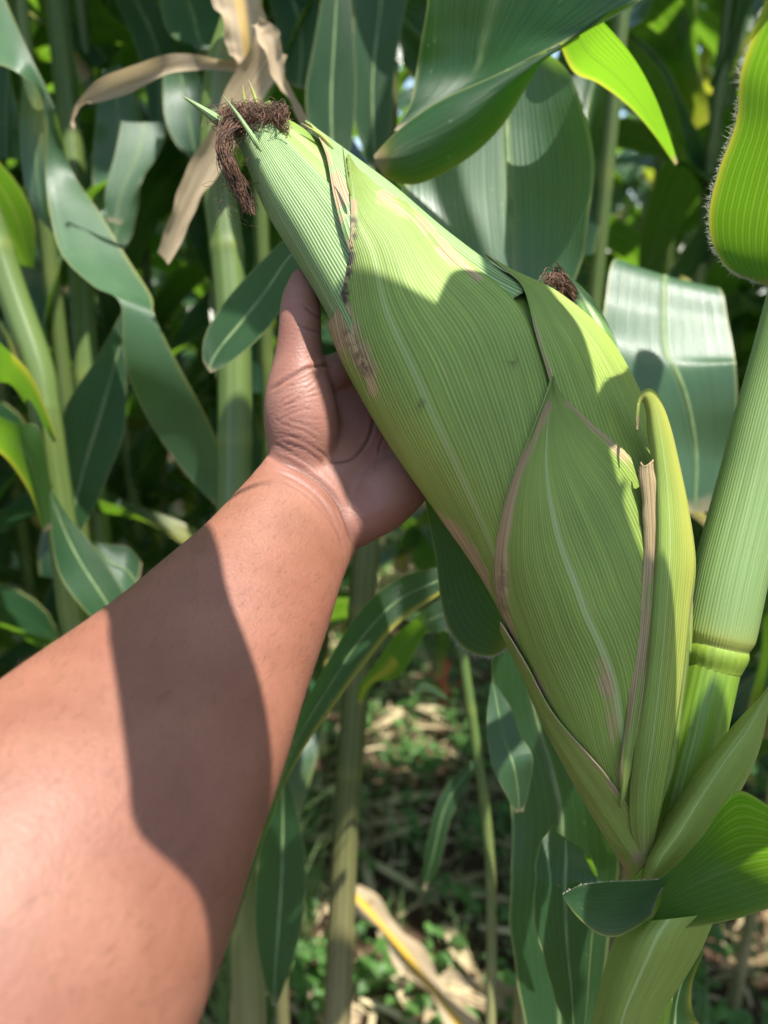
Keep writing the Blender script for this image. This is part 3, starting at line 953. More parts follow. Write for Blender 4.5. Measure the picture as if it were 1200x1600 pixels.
# ------------------------------------------------------------------ the arm and hand
def build_arm():
    bm_objs = []

    def loft(rows, sub=8, n=40):
        """rows: Lx,Ly,Rx,Ry, depth of the middle, half thickness in metres -> closed elliptical tube"""
        r = catmull(rows, sub)
        V = np.zeros((len(r), n, 3))
        a = np.linspace(0, 2 * math.pi, n, endpoint=False)
        for i, q in enumerate(r):
            c = P((q[0] + q[2]) / 2, (q[1] + q[3]) / 2, q[4])
            w = P(q[2], q[3], q[4]) - P(q[0], q[1], q[4])
            V[i] = c + 0.5 * w * np.cos(a)[:, None] + FWD * q[5] * np.sin(a)[:, None]
        return V

    def closed(V):
        nv, n = V.shape[:2]
        verts = V.reshape(-1, 3).tolist()
        faces = []
        for i in range(nv - 1):
            for j in range(n):
                k = (j + 1) % n
                faces.append((i * n + j, i * n + k, (i + 1) * n + k, (i + 1) * n + j))
        b = len(verts)
        verts.append(V[0].mean(0).tolist()); verts.append(V[-1].mean(0).tolist())
        for j in range(n):
            k = (j + 1) % n
            faces.append((b, k, j)); faces.append((b + 1, (nv - 1) * n + j, (nv - 1) * n + k))
        return verts, faces

    def ball(rad_pts, sub=8, n=28, cap=True):
        r = catmull(rad_pts, sub)
        pts = np.array([P(q[0], q[1], q[2]) for q in r]); rad = r[:, 3]
        # rounded ends
        def cap_pts(p0, p1, rr):
            d = (p0 - p1); d /= np.linalg.norm(d)
            return [(p0 + d * rr * math.sin(t), rr * math.cos(t)) for t in (0.3, 0.6, 0.9, 1.15, 1.4)]
        A = cap_pts(pts[0], pts[1], rad[0])[::-1]; B = cap_pts(pts[-1], pts[-2], rad[-1])
        pts = np.vstack([[q[0] for q in A], pts, [q[0] for q in B]]); rad = np.concatenate([[q[1] for q in A], rad, [q[1] for q in B]])
        return tube_grid(pts, rad, n)

    pieces = []
    forearm = [(-760, 1900, -60, 2650, .150, .046), (-420, 1390, 140, 2010, .195, .050), (-205, 1210, 300, 1630, .233, .050), (0, 1062, 393, 1362, .268, .047), (120, 980, 450, 1178, .300, .041),
               (230, 897, 490, 1050, .334, .036), (320, 818, 524, 950, .360, .030), (388, 748, 545, 885, .384, .0255), (416, 712, 562, 850, .398, .0240), (424, 690, 580, 836, .405, .022)]
    pieces.append(loft(forearm))
    palm = [(392, 742, 548, 880, .388, .022), (419, 705, 566, 848, .401, .0215), (420, 655, 612, 818, .411, .020), (440, 600, 655, 772, .421, .0175), (505, 570, 690, 716, .430, .0150), (560, 535, 728, 660, .438, .0125), (590, 515, 745, 625, .442, .010)]
    pieces.append(loft(palm))
    # ball of the thumb and the thumb
    pieces.append(ball([(470, 720, .402, .0165), (472, 675, .4015, .0195), (470, 630, .4015, .0190), (468, 590, .402, .0160), (467, 556, .4025, .0128), (468, 525, .403, .0113), (469, 498, .4035, .0108), (470, 472, .404, .0102), (470, 452, .4045, .0088), (469.5, 437, .405, .0062)]))
    # web towards the index finger
    pieces.append(ball([(478, 600, .406, .0125), (510, 588, .412, .0105), (560, 568, .424, .0095)]))
    # heel of the hand
    pieces.append(ball([(555, 815, .400, .0135), (590, 785, .404, .0175), (625, 755, .411, .0165), (660, 722, .421, .0145), (700, 690, .431, .0120)]))
    # four fingers behind the ear
    for f, rr in (([(560, 545, .438), (625, 478, .450), (672, 436, .449), (702, 412, .440)], .0092), ([(615, 575, .440), (695, 510, .452), (750, 468, .450), (785, 448, .440)], .0094),
                  ([(668, 618, .440), (745, 560, .452), (798, 522, .449), (832, 503, .439)], .0089), ([(712, 660, .438), (780, 612, .448), (822, 583, .445), (848, 568, .437)], .0078)):
        pieces.append(ball([(f[0][0], f[0][1], f[0][2], rr * 1.12), (f[1][0], f[1][1], f[1][2], rr), (f[2][0], f[2][1], f[2][2], rr * 0.93), (f[3][0], f[3][1], f[3][2], rr * 0.8)]))
    vs_, fs_ = [], []
    for V in pieces:
        a, b = closed(V)
        o = len(vs_)
        vs_ += a; fs_ += [tuple(i + o for i in f) for f in b]
    me = bpy.data.meshes.new('raw')
    me.from_pydata(vs_, [], fs_)
    bm = bmesh.new(); bm.from_mesh(me)
    bmesh.ops.recalc_face_normals(bm, faces=bm.faces)
    bm.to_mesh(me); bm.free()
    tmp = bpy.data.objects.new('raw', me)
    col.objects.link(tmp)
    md = tmp.modifiers.new('r', 'REMESH')
    md.mode = 'VOXEL'; md.voxel_size = 0.0010
    m2 = tmp.modifiers.new('s', 'SMOOTH'); m2.factor = 0.5; m2.iterations = 34
    dg = bpy.context.evaluated_depsgraph_get()
    dg.update()
    me2 = bpy.data.meshes.new_from_object(tmp.evaluated_get(dg))
    bpy.data.objects.remove(tmp); bpy.data.meshes.remove(me)
    nv = len(me2.vertices)
    co = np.zeros(nv * 3); me2.vertices.foreach_get('co', co); co = co.reshape(-1, 3)
    no = np.zeros(nv * 3); me2.vertices.foreach_get('normal', no); no = no.reshape(-1, 3)
    rel = co - CAM
    dep = rel @ FWD
    px = 600 + (rel @ RGT) / dep * FPX
    py = 800 - (rel @ UPV) / dep * FPX
    q = np.stack([px, py], 1)
    facing = (no * rel).sum(1) < 0

    def dist(poly):
        best = np.full(nv, 1e9); tb = np.zeros(nv)
        c = catmull(poly, 6)
        for i in range(len(c) - 1):
            a, b = c[i], c[i + 1]
            ab = b - a
            t = np.clip(((q - a) @ ab) / (ab @ ab), 0, 1)
            d = np.linalg.norm(q - (a + t[:, None] * ab), axis=1)
            m = d < best
            best[m] = d[m]; tb[m] = (i + t[m]) / (len(c) - 1)
        return best, tb

    creases = [  # polyline, width in px, depth in mm, darkness
        ([(410, 708), (432, 716), (462, 730), (492, 748), (516, 770), (534, 800), (546, 835), (558, 868)], 4.0, 1.25, 0.75),
        ([(440, 722), (475, 744), (500, 764), (518, 785), (530, 805)], 2.2, 0.45, 0.45),
        ([(430, 735), (465, 752), (494, 775), (512, 800), (526, 830), (535, 855)], 2.0, 0.30, 0.25),
        ([(546, 790), (562, 806), (572, 824)], 1.8, 0.35, 0.4),
        ([(586, 640), (581, 672), (570, 696), (552, 716), (532, 722), (514, 722)], 2.6, 0.75, 1.0),
        ([(606, 668), (596, 690), (590, 712)], 1.8, 0.5, 0.8), ([(590, 712), (588, 730), (584, 742)], 1.4, 0.25, 0.35),
        ([(421, 612), (440, 598), (462, 584), (484, 574), (505, 571), (524, 572)], 2.4, 0.70, 0.8),
        ([(440, 640), (470, 618), (500, 606)], 1.6, 0.25, 0.3), ([(430, 660), (452, 648), (474, 640), (490, 640)], 1.4, 0.25, 0.3),
        ([(474, 478), (488, 490), (502, 500)], 1.8, 0.5, 0.75), ([(464, 506), (482, 514), (502, 520)], 1.8, 0.5, 0.75), ([(445, 470), (470, 462), (495, 470)], 1.4, 0.15, 0.2),
        ([(436, 690), (462, 698), (490, 712), (512, 735)], 1.7, 0.35, 0.35), ([(448, 678), (476, 690), (504, 708), (522, 728)], 1.6, 0.32, 0.35), ([(440, 665), (470, 672), (500, 690)], 1.5, 0.25, 0.25),
        ([(428, 700), (455, 710), (480, 724), (505, 744)], 1.6, 0.35, 0.3)]
    lr = random.Random(21)
    for k in range(26):
        x0, y0 = lr.uniform(422, 470), lr.uniform(600, 712)
        a = lr.uniform(-.15, .55) if y0 > 650 else lr.uniform(-.75, -.2)
        ln = lr.uniform(22, 60)
        creases.append(([(x0, y0), (x0 + ln * .5 * math.cos(a), y0 + ln * .5 * math.sin(a) + lr.uniform(-4, 4)), (x0 + ln * math.cos(a), y0 + ln * math.sin(a))], lr.uniform(1.1, 1.7), lr.uniform(.12, .26), lr.uniform(.1, .25)))
    for k in range(8):
        y0 = lr.uniform(0, 1)
        creases.append(([(418 + 20 * y0, 722 + 30 * y0), (470 + 10 * y0, 745 + 34 * y0), (515 + 6 * y0, 785 + 44 * y0), (540, 835 + 40 * y0)], lr.uniform(1.2, 1.8), lr.uniform(.10, .25), lr.uniform(.1, .22)))
    disp = np.zeros(nv); dark = np.zeros(nv)
    for poly, w, dp, dk in creases:
        d, t = dist(poly)
        fade = np.clip(np.minimum(t, 1 - t) * 7, 0, 1)
        k = np.exp(-(d / w) ** 2) * fade * facing
        disp -= dp * 0.0011 * k
        # raised lips beside the crease
        disp += dp * 0.00035 * np.exp(-((d - w * 2.6) / (w * 1.5)) ** 2) * fade * facing
        dark = np.maximum(dark, dk * np.exp(-(d / (w * 0.6)) ** 2) * fade * facing)
    # low lumps so that the skin is not a perfect tube
    for i in range(0, nv):
        pass
    wl = np.sin(co[:, 0] * 61 + co[:, 2] * 37) * np.sin(co[:, 1] * 53 + co[:, 2] * 71 + 1.0)
    disp += 0.0005 * wl
    co2 = co + no * disp[:, None]
    # palm tint: beyond the wrist fold
    side = (px - 414) * (850 - 717) - (py - 717) * (562 - 414)
    palm = 1 / (1 + np.exp(-side / 2600.0))
    base = P(-100, 1900, .19)
    arm = empty('person', base, 'bare brown left arm reaching in, open hand under the ear', 'person')
    me2.vertices.foreach_set('co', (co2 - base).ravel())
    me2.name = 'arm_and_hand'
    for key, A in (('palm', palm), ('crease', dark)):
        at = me2.attributes.new(key, 'FLOAT', 'POINT')
        at.data.foreach_set('value', A.astype(np.float32))
    me2.materials.clear()
    o = new_obj('body', me2, MAT['skin'], arm)
    o.name = 'arm_and_hand'
    # fine short hairs on the forearm, lying towards the hand
    ax = P(470, 800, .385) - P(100, 1300, .25)
    ax /= np.linalg.norm(ax)
    cand = np.nonzero((palm < 0.12) & (px > -150) & (py < 1750) & (px < 520))[0]
    rr = np.random.default_rng(5)
    pick = rr.choice(cand, 2600, replace=False)
    verts, faces = [], []
    for v in pick:
        p, n_ = co2[v], no[v]
        d = ax + n_ * rr.uniform(0.25, 0.7) + rr.normal(0, 0.28, 3)
        d /= np.linalg.norm(d)
        ln = rr.uniform(0.0022, 0.0060)
        w = np.cross(d, n_); w /= np.linalg.norm(w) + 1e-9
        w2 = np.cross(d, w)
        b = len(verts)
        for c, r in ((p - d * 0.0003, 0.000040), (p + d * ln * 0.55 + n_ * 0.0001, 0.000030)):
            for k3 in range(3):
                verts.append(tuple(c + (w * math.cos(k3 * 2.0944) + w2 * math.sin(k3 * 2.0944)) * r - base))
        verts.append(tuple(p + d * ln - n_ * 0.0002 - base))
        for k3 in range(3):
            k4 = (k3 + 1) % 3
            faces.append((b + k3, b + k4, b + 3 + k4, b + 3 + k3)); faces.append((b + 3 + k3, b + 3 + k4, b + 6))
    mh = bpy.data.meshes.new('arm_hair')
    mh.from_pydata(verts, [], faces)
    oh = new_obj('arm_hair', mh, MAT['arm_hair'], arm)
    oh['kind'] = 'stuff'


build_arm()


# ------------------------------------------------------------------ the plant that bears the ear
def build_main_plant():
    base = np.array((P(1010, 1500, .40)[0] - 0.02, P(1010, 1500, .40)[1] - 0.02, 0.0))
    pl = empty('maize_plant', base, 'sturdy maize plant on which the big ear grows', 'maize plant')
    # bright internode between the leaf bases
    low = [(985, 1700, .405), (1010, 1500, .404), (1030, 1380, .402), (1060, 1250, .400), (1085, 1150, .400), (1105, 1060, .400), (1118, 1005, .400), (1128, 960, .400)]
    c = catmull([P(*q) for q in low], 8)
    c = np.vstack([np.linspace(base + np.array((0, 0, 0.0)), c[0], 20)[:-1], c])
    rad = np.full(len(c), 0.0150)
    n = 24
    yel = np.zeros((len(c), n))
    for i in range(len(c)):
        d = np.linalg.norm(c[i] - P(1118, 1005, .400))
        yel[i] = 0.5 * math.exp(-(d / 0.010) ** 2)
    tube_obj('stalk', c, rad, MAT['stalk'], pl, n, {'yellow': yel, 'dry': np.zeros_like(yel)})
    # node and the sheath above it
    up = [(1116, 1012, .400), (1119, 998, .400), (1124, 975, .400), (1140, 900, .400), (1165, 800, .401), (1195, 680, .402), (1225, 570, .404), (1260, 440, .406), (1300, 300, .41), (1350, 100, .42)]
    c = catmull([P(*q) for q in up], 10)
    rad = []
    for i in range(len(c)):
        f = i / (len(c) - 1)
        r = 0.0172 + 0.0014 * math.sin(min(1, f * 2.0) * math.pi)
        r -= 0.0010 * math.exp(-((i - 4) / 6) ** 2)
        rad.append(r)
    yel = np.zeros((len(c), 28)); 
    for i in range(len(c)): yel[i] = 0.75 * math.exp(-((i - 9) / 9) ** 2)
    tube_obj('leaf_sheath', c, np.array(rad), MAT['sheath'], pl, 28, {'yellow': yel, 'dry': np.zeros_like(yel)})
    ring = []
    c = catmull([P(*q) for q in [(1110, 1042, .400), (1113, 1028, .400), (1116, 1013, .400), (1119, 1000, .400)]], 7)
    n = len(c)
    tube_obj('node', c, np.array([0.0151 + 0.0020 * math.sin((i / (n - 1)) ** 1.3 * math.pi) for i in range(n)]), MAT['stalk'], pl, 28, {'yellow': np.full((n, 28), 0.25), 'dry': np.zeros((n, 28))})
    # stalk upwards out of the picture
    c = catmull([P(1330, 180, .415), P(1400, -100, .43), P(1500, -500, .45)], 14)
    tube_obj('stalk', c, np.full(len(c), .014), MAT['stalk'], pl, 14, {'yellow': np.zeros((len(c), 14)), 'dry': np.zeros((len(c), 14))})
    # hairy leaf at the upper right, leaning towards us
    rows = [(1235, -120, .225, 1420, -120, .26), (1212, -50, .245, 1370, -50, .28), (1186, 30, .268, 1345, 30, .30), (1158, 110, .292, 1320, 110, .325), (1150, 190, .316, 1300, 190, .345), (1122, 270, .340, 1285, 270, .366),
            (1108, 335, .362, 1270, 335, .384), (1116, 388, .382, 1255, 385, .396), (1145, 425, .396, 1240, 425, .403), (1190, 445, .405, 1220, 446, .407)]
    o, V = rail_leaf(rows, MAT['leaf_under'], pl, nu=25, sub=10, keel=0.10, yellow=lambda u, t: 0.9 * g(u, 0.0, 0.05) + .7 * max(0, t - .9) * 10, rib=0.4, label='backlit leaf blade with a hairy pale margin')
    fringe(V, 'L', o, 0.28, 1.0, 620, 0.0042, seed=3)
    # leaf under the ear, left
    rows = [(806, 1000, .412, 818, 975, .405), (772, 1024, .418, 815, 950, .415), (732, 1018, .425, 806, 925, .425), (702, 985, .430, 790, 895, .432), (688, 935, .434, 772, 862, .438), (681, 875, .437, 752, 830, .442), (670, 815, .440, 730, 795, .446), (664, 775, .443, 705, 765, .448), (672, 740, .446, 690, 740, .45)]
    o, V = rail_leaf(rows, MAT['leaf'], pl, nu=21, sub=10, keel=0.12, yellow=lambda u, t: 0.8 * g(t, 0.0, 0.10) + 0.35 * g(u, 0, .03), rib=0.0, label='dark leaf base with a hairy rim below the ear')
    fringe(V, 'L', o, 0.0, 0.45, 260, 0.0032, seed=4)
    # pointed sheath in front of the internode
    rows = [(1002, 1385, .375, 1016, 1385, .362, 1040, 1380, .372), (1008, 1345, .374, 1030, 1345, .358, 1062, 1360, .372), (1030, 1295, .374, 1062, 1300, .356, 1098, 1325, .372), (1070, 1232, .374, 1098, 1242, .357, 1128, 1278, .372), (1112, 1175, .374, 1132, 1190, .358, 1158, 1235, .372),
            (1150, 1128, .372, 1165, 1145, .359, 1182, 1185, .370), (1182, 1095, .368, 1188, 1105, .360, 1197, 1130, .367), (1202, 1070, .363, 1204, 1072, .361, 1206, 1076, .363)]
    o, V = rail_leaf(rows, MAT['husk'], pl, name='leaf_sheath', nu=19, sub=9, dry=lambda u, t: 0.6 * g(u, 1.0, 0.05) + 0.9 * g(t, 0.0, 0.06) + 1.1 * g(t, 1.0, 0.03), yellow=lambda u, t: .12)
    vein_count(o, 30)
    # sheath at the bottom
    rows = [(905, 1740, .375, 950, 1740, .345, 1000, 1740, .375), (915, 1650, .37, 960, 1650, .338, 1012, 1650, .37), (926, 1585, .366, 975, 1585, .333, 1030, 1590, .366), (938, 1535, .364, 995, 1535, .330, 1060, 1545, .364), (952, 1490, .363, 1015, 1490, .328, 1092, 1492, .362), (965, 1462, .362, 1030, 1458, .328, 1112, 1448, .360), (985, 1440, .362, 1045, 1436, .330, 1122, 1425, .360)]
    o, V = rail_leaf(rows, MAT['husk'], pl, name='leaf_sheath', nu=19, sub=9, dry=lambda u, t: 0.35 * g(u, 0, .03), yellow=lambda u, t: 0.1)
    vein_count(o, 40)
    # blade that leaves to the right, and its folded lobe
    rows = [(1030, 1372, .352, 1030, 1415, .345, 1002, 1452, .335), (1062, 1345, .352, 1052, 1400, .345, 1050, 1452, .334), (1100, 1302, .348, 1088, 1380, .346, 1100, 1446, .337), (1130, 1256, .335, 1130, 1360, .345, 1150, 1436, .346), (1158, 1236, .314, 1170, 1345, .338, 1200, 1420, .356), (1205, 1262, .297, 1220, 1340, .330, 1250, 1405, .360), (1260, 1300, .285, 1290, 1350, .325, 1320, 1400, .36), (1340, 1330, .28, 1390, 1370, .32, 1420, 1410, .36)]
    o, V = rail_leaf(rows, MAT['leaf_under'], pl, nu=25, sub=10, yellow=lambda u, t: .25 * g(u, 1, .06), rib=0.25, label='wavy leaf blade, backlit yellow green where the sun strikes')
    rows = [(878, 1398, .335, 882, 1406, .334), (905, 1384, .339, 902, 1432, .333), (945, 1378, .344, 932, 1458, .331), (990, 1376, .349, 962, 1464, .330), (1025, 1374, .352, 990, 1452, .332), (1050, 1372, .353, 1020, 1430, .335)]
    o, V = rail_leaf(rows, MAT['leaf'], pl, nu=17, sub=9, keel=0.12, yellow=lambda u, t: .4 * g(u, 1, .04), rib=0.0, label='folded dark lobe of the wavy leaf')
    fringe(V, 'L', o, 0.0, 1.0, 120, 0.0008, seed=6)
    # dark leaf behind, bottom right
    rows = [(1092, 1480, .42, 1100, 1488, .42), (1062, 1520, .42, 1082, 1535, .43), (1040, 1555, .42, 1082, 1580, .435), (1018, 1600, .42, 1098, 1610, .44), (1005, 1660, .42, 1112, 1660, .44)]
    rail_leaf(rows, MAT['leaf'], pl, keel=0.1, yellow=lambda u, t: .5 * g(u, 1, .15))
    # broad blade hanging below the ear
    rows = [(770, 960, .56, 880, 960, .56), (764, 1030, .57, 890, 1030, .56), (772, 1120, .58, 905, 1110, .56), (794, 1210, .58, 935, 1190, .56), (803, 1290, .58, 962, 1270, .56), (795, 1370, .58, 968, 1350, .57), (790, 1440, .58, 955, 1440, .58), (806, 1510, .58, 945, 1530, .59), (824, 1590, .58, 930, 1620, .60), (835, 1700, .58, 915, 1720, .60)]
    rail_leaf(rows, MAT['leaf'], pl, keel=0.14, nu=17, ruffle=0.006, freq=6, sharp=True, label='broad dark blade hanging below the ear')
    rows = [(890, 1345, .530, 940, 1392, .525), (872, 1305, .518, 930, 1352, .515), (858, 1296, .505, 915, 1334, .505), (843, 1325, .492, 930, 1368, .492), (834, 1372, .484, 936, 1384, .487), (836, 1435, .48, 934, 1400, .49), (850, 1505, .48, 926, 1470, .49), (872, 1570, .48, 918, 1560, .49), (892, 1650, .48, 905, 1660, .49)]
    rail_leaf(rows, MAT['leaf'], pl, keel=0.10, nu=17, ruffle=0.002, freq=14, label='grey green leaf bent over at the top below the ear')
    return pl


main_plant = build_main_plant()

# the small second ear behind the big one
e2 = empty('corn_ear', P(930, 560, .45), 'small ear tip with brown silk peeping out behind the big ear', 'corn ear')
pts = catmull([P(*q) for q in [(945, 600, .45), (925, 540, .45), (905, 490, .447), (890, 455, .445), (878, 425, .444)]], 8)
tt = np.linspace(0, 1, len(pts))
o = tube_obj('husk_leaf', pts, 0.0135 * (1 - tt ** 2.2) + 0.0004, MAT['husk_tip'], e2, 16)
cu = bpy.data.curves.new('silk', 'CURVE')
cu.dimensions = '3D'; cu.bevel_depth = 0.00028; cu.bevel_resolution = 1; cu.resolution_u = 3
rr = random.Random(8)
for k in range(110):
    sp = cu.splines.new('BEZIER')
    sp.bezier_points.add(3)
    a, b = rr.gauss(0, 5), rr.gauss(0, 5)
    for bp, q in zip(sp.bezier_points, [(893, 462, .437), (880, 446, .432), (866 + a * .5, 434 + b * .5, .430), (862 + a, 444 + b, .429)]):
        bp.co = P(q[0] + a + rr.gauss(0, 3), q[1] + b + rr.gauss(0, 3), q[2] + rr.gauss(0, .002)) - origin(e2)
        bp.handle_left_type = bp.handle_right_type = 'AUTO'
o = bpy.data.objects.new('silk', cu)
col.objects.link(o)
o.parent = e2
o['kind'] = 'stuff'
cu.materials.append(MAT['silk'])


# ------------------------------------------------------------------ neighbouring plants whose leaves can be told apart
def hero_plant(label, stalk_px, r0, r1, leaves, node=0.17, name='maize_plant', sheath_top=None, mat=None):
    """stalk_px: pixels with depth from the lowest visible point to the top"""
    c = [P(*q) for q in stalk_px]
    low = c[0]
    d = c[0] - c[1]
    d = d / max(1e-3, abs(d[2]))
    base = np.array((low[0] + d[0] * 0.25 * low[2], low[1] + d[1] * 0.25 * low[2], 0.0))
    pl = empty(name, base, label, 'maize plant', 'maize plants close by')
    c = catmull(c, 30)
    pts = np.vstack([np.linspace(base, c[0], 60)[:-1], c])
    ln = np.concatenate([[0], np.cumsum(np.linalg.norm(np.diff(pts, axis=0), axis=1))])
    ph = (ln / node) % 1.0
    k = np.exp(-(np.minimum(ph, 1 - ph) * node / 0.006) ** 2)
    t = ln / ln[-1]
    rad = (r0 * (1 - t) + r1 * t) * (1 + 0.05 * k + 0.07 * np.array([smooth_noise(x * 5, node) for x in ln]))
    n = 16
    tube_obj('stalk', pts, rad, mat or MAT['stalk_far'], pl, n, {'dry': np.repeat(np.clip((1.0 - pts[:, 2]) * 1.5, 0, 0.9)[:, None], n, 1), 'yellow': np.repeat((0.15 * k)[:, None], n, 1)})
    for lf in leaves:
        kw = dict(lf[1]) if len(lf) > 1 else {}
        mt = kw.pop('mat', 'leaf')
        nm = kw.pop('name', 'leaf')
        rail_leaf(lf[0], MAT[mt], pl, name=nm, **kw)
    return pl


def shade_leaf(pl, rows, t, root, label=None, mat='leaf'):
    """an unseen overhead leaf, added and shaped for its shade: rows (Lx,Ly,Rx,Ry,depth) are where its shadow falls; the blade itself hangs t metres nearer the sun"""
    R = []
    for (lx, ly, rx, ry, d) in rows:
        R.append(tuple(P(lx, ly, d) + SUN * t) + tuple(P(rx, ry, d) + SUN * t))
    first = np.array(R[0])
    mid = (first[0:3] + first[3:6]) / 2
    side = first[3:6] - first[0:3]
    side /= np.linalg.norm(side) + 1e-9
    for c, w in ((mid + SUN * 0.16, .022), (np.asarray(root, float), .014)):
        R.insert(0, tuple(c - side * w) + tuple(c + side * w))
    rail_leaf(R, MAT[mat], pl, rail3d=True, nu=11, sub=8, label=label)


# big leaves over the ear
hero_plant('maize plant behind the ear with broad dark leaves over its top right', [(850, 1000, .68), (835, 700, .67), (810, 300, .66), (790, -200, .66)], .014, .011, [
    ([(672, -90, .50, 800, -90, .50, 1080, -70, .46), (668, 0, .51, 772, 0, .515, 1000, 2, .47), (658, 60, .52, 757, 60, .525, 885, 64, .48), (650, 110, .53, 742, 112, .53, 795, 107, .49), (640, 165, .53, 690, 155, .525, 712, 149, .50), (615, 205, .53, 630, 200, .52, 640, 190, .51)],
     dict(nu=21, rib=lambda u, t: max(0, min(1, (.62 - t) * 8)), label='broad dark blade overhanging the ear')),
    ([(1000, 0, .47, 930, 30, .47, 905, 60, .50), (900, 58, .478, 872, 75, .478, 850, 95, .51), (820, 98, .488, 818, 118, .485, 828, 128, .52), (750, 128, .495, 760, 165, .488, 782, 200, .52), (690, 155, .50, 710, 200, .49, 725, 252, .52), (640, 188, .508, 652, 228, .495, 655, 287, .515), (605, 220, .51, 612, 245, .50, 608, 280, .515), (584, 243, .512, 586, 250, .51, 588, 258, .512)],
     dict(nu=21, yellow=lambda u, t: .8 * g(t, 1.0, .12) + .3 * g(u, 1, .1), rib=0.0, label='rolled olive underside of the overhanging blade')),
    ([(700, 60, .60, 790, 60, .60, 850, 70, .58), (672, 130, .59, 790, 130, .60, 890, 120, .57), (652, 200, .58, 791, 200, .60, 917, 195, .56), (636, 290, .575, 795, 290, .595, 931, 285, .555), (650, 370, .57, 800, 370, .59, 918, 370, .555), (690, 450, .57, 805, 440, .585, 898, 430, .56), (740, 520, .57, 815, 510, .58, 880, 500, .57)],
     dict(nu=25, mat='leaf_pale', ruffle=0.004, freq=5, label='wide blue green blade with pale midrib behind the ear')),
    ([(862, 30, .55, 915, 10, .51), (893, 108, .56, 948, 40, .50), (935, 130, .57, 990, 90, .51), (982, 165, .58, 1022, 148, .525), (1022, 210, .585, 1044, 206, .54), (1055, 258, .585, 1059, 254, .57)],
     dict(mat='leaf_under', keel=0.05, yellow=lambda u, t: .8 * g(u, 0, .08), label='bright backlit leaf tip under the overhanging blade')),
    ([(1010, 460, .74, 1085, 470, .76), (962, 404, .695, 1124, 450, .705), (945, 475, .672, 1138, 505, .685), (942, 535, .65, 1148, 558, .668), (972, 588, .645, 1150, 572, .66), (1005, 632, .65, 1152, 636, .665), (1040, 710, .66, 1140, 720, .68), (1066, 800, .66, 1108, 800, .68)],
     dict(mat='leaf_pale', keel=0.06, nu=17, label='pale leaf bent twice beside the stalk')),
])
# left foreground plant
hero_plant('maize plant at the left edge with a long twisted leaf', [(70, 640, .70), (58, 570, .70), (10, 430, .70), (-60, 200, .69), (-120, -100, .68)], .0165, .013, [
    ([(-70, 85, .655, -35, -100, .72), (0, 101, .655, 8, -2, .70), (38, 121, .66, 44, 80, .69), (64, 150, .69, 84, 165, .70), (70, 222, .70, 110, 262, .74), (74, 300, .695, 154, 330, .725), (94, 392, .668, 200, 405, .708), (145, 446, .648, 236, 462, .686), (188, 474, .64, 242, 494, .668),  (195, 560, .65, 276, 565, .68), (224, 642, .69, 322, 650, .71), (284, 732, .73, 350, 722, .74), (345, 800, .76, 365, 790, .77)],
     dict(mat='leaf_pale', keel=0.04, nu=15, rib=0.0, yellow=lambda u, t: .35 * g(u, 1, .05), label='long twisted leaf falling from the upper left')),  # paler, glossier leaf material stands in for sun glare
    ([(36, 118, .705, 70, 128, .70), (31, 200, .71, 74, 195, .70), (38, 285, .715, 74, 275, .70), (58, 335, .72, 74, 325, .70), (86, 368, .72, 82, 345, .71)],
     dict(mat='leaf_pale', keel=0.1, yellow=lambda u, t: .8 * g(t, .2, .14) * u)),
    ([(200, 470, .76, 204, 500, .76), (150, 560, .75, 198, 590, .76), (104, 632, .74, 194, 675, .75), (86, 700, .74, 174, 730, .75), (80, 780, .74, 144, 800, .75), (78, 870, .74, 108, 860, .75)],
     dict(keel=0.16, sharp=True, label='dark folded leaf hanging beside the twisted leaf')),
    ([(-40, 500, .66, -30, 600, .70), (10, 545, .66, 15, 600, .70), (48, 585, .66, 45, 640, .70), (78, 655, .67, 66, 662, .69), (88, 690, .68, 84, 692, .68)],
     dict(mat='leaf_under', yellow=lambda u, t: .9 * g(u, 0, .2) * (t > .3))),
    ([(-40, 630, .64, -40, 690, .68), (20, 660, .65, 5, 712, .69), (60, 668, .65, 42, 762, .69), (76, 740, .66, 58, 800, .69), (82, 825, .67, 68, 834, .68)],
     dict(mat='leaf_under', keel=-.1, yellow=lambda u, t: .7 * g(u, 1, .12))),
    ([(72, 762, .70, 78, 762, .70), (80, 835, .69, 112, 812, .71), (92, 895, .69, 152, 862, .71), (125, 945, .69, 192, 925, .71), (170, 990, .70, 215, 985, .71)],
     dict(keel=0.10, label='dark leaf above the forearm')),
    ([(140, 845, .73, 150, 850, .73), (165, 850, .73, 165, 900, .73), (200, 855, .73, 190, 930, .73), (222, 880, .74, 205, 950, .73)],
     dict(mat='leaf_pale', keel=.1)),
])
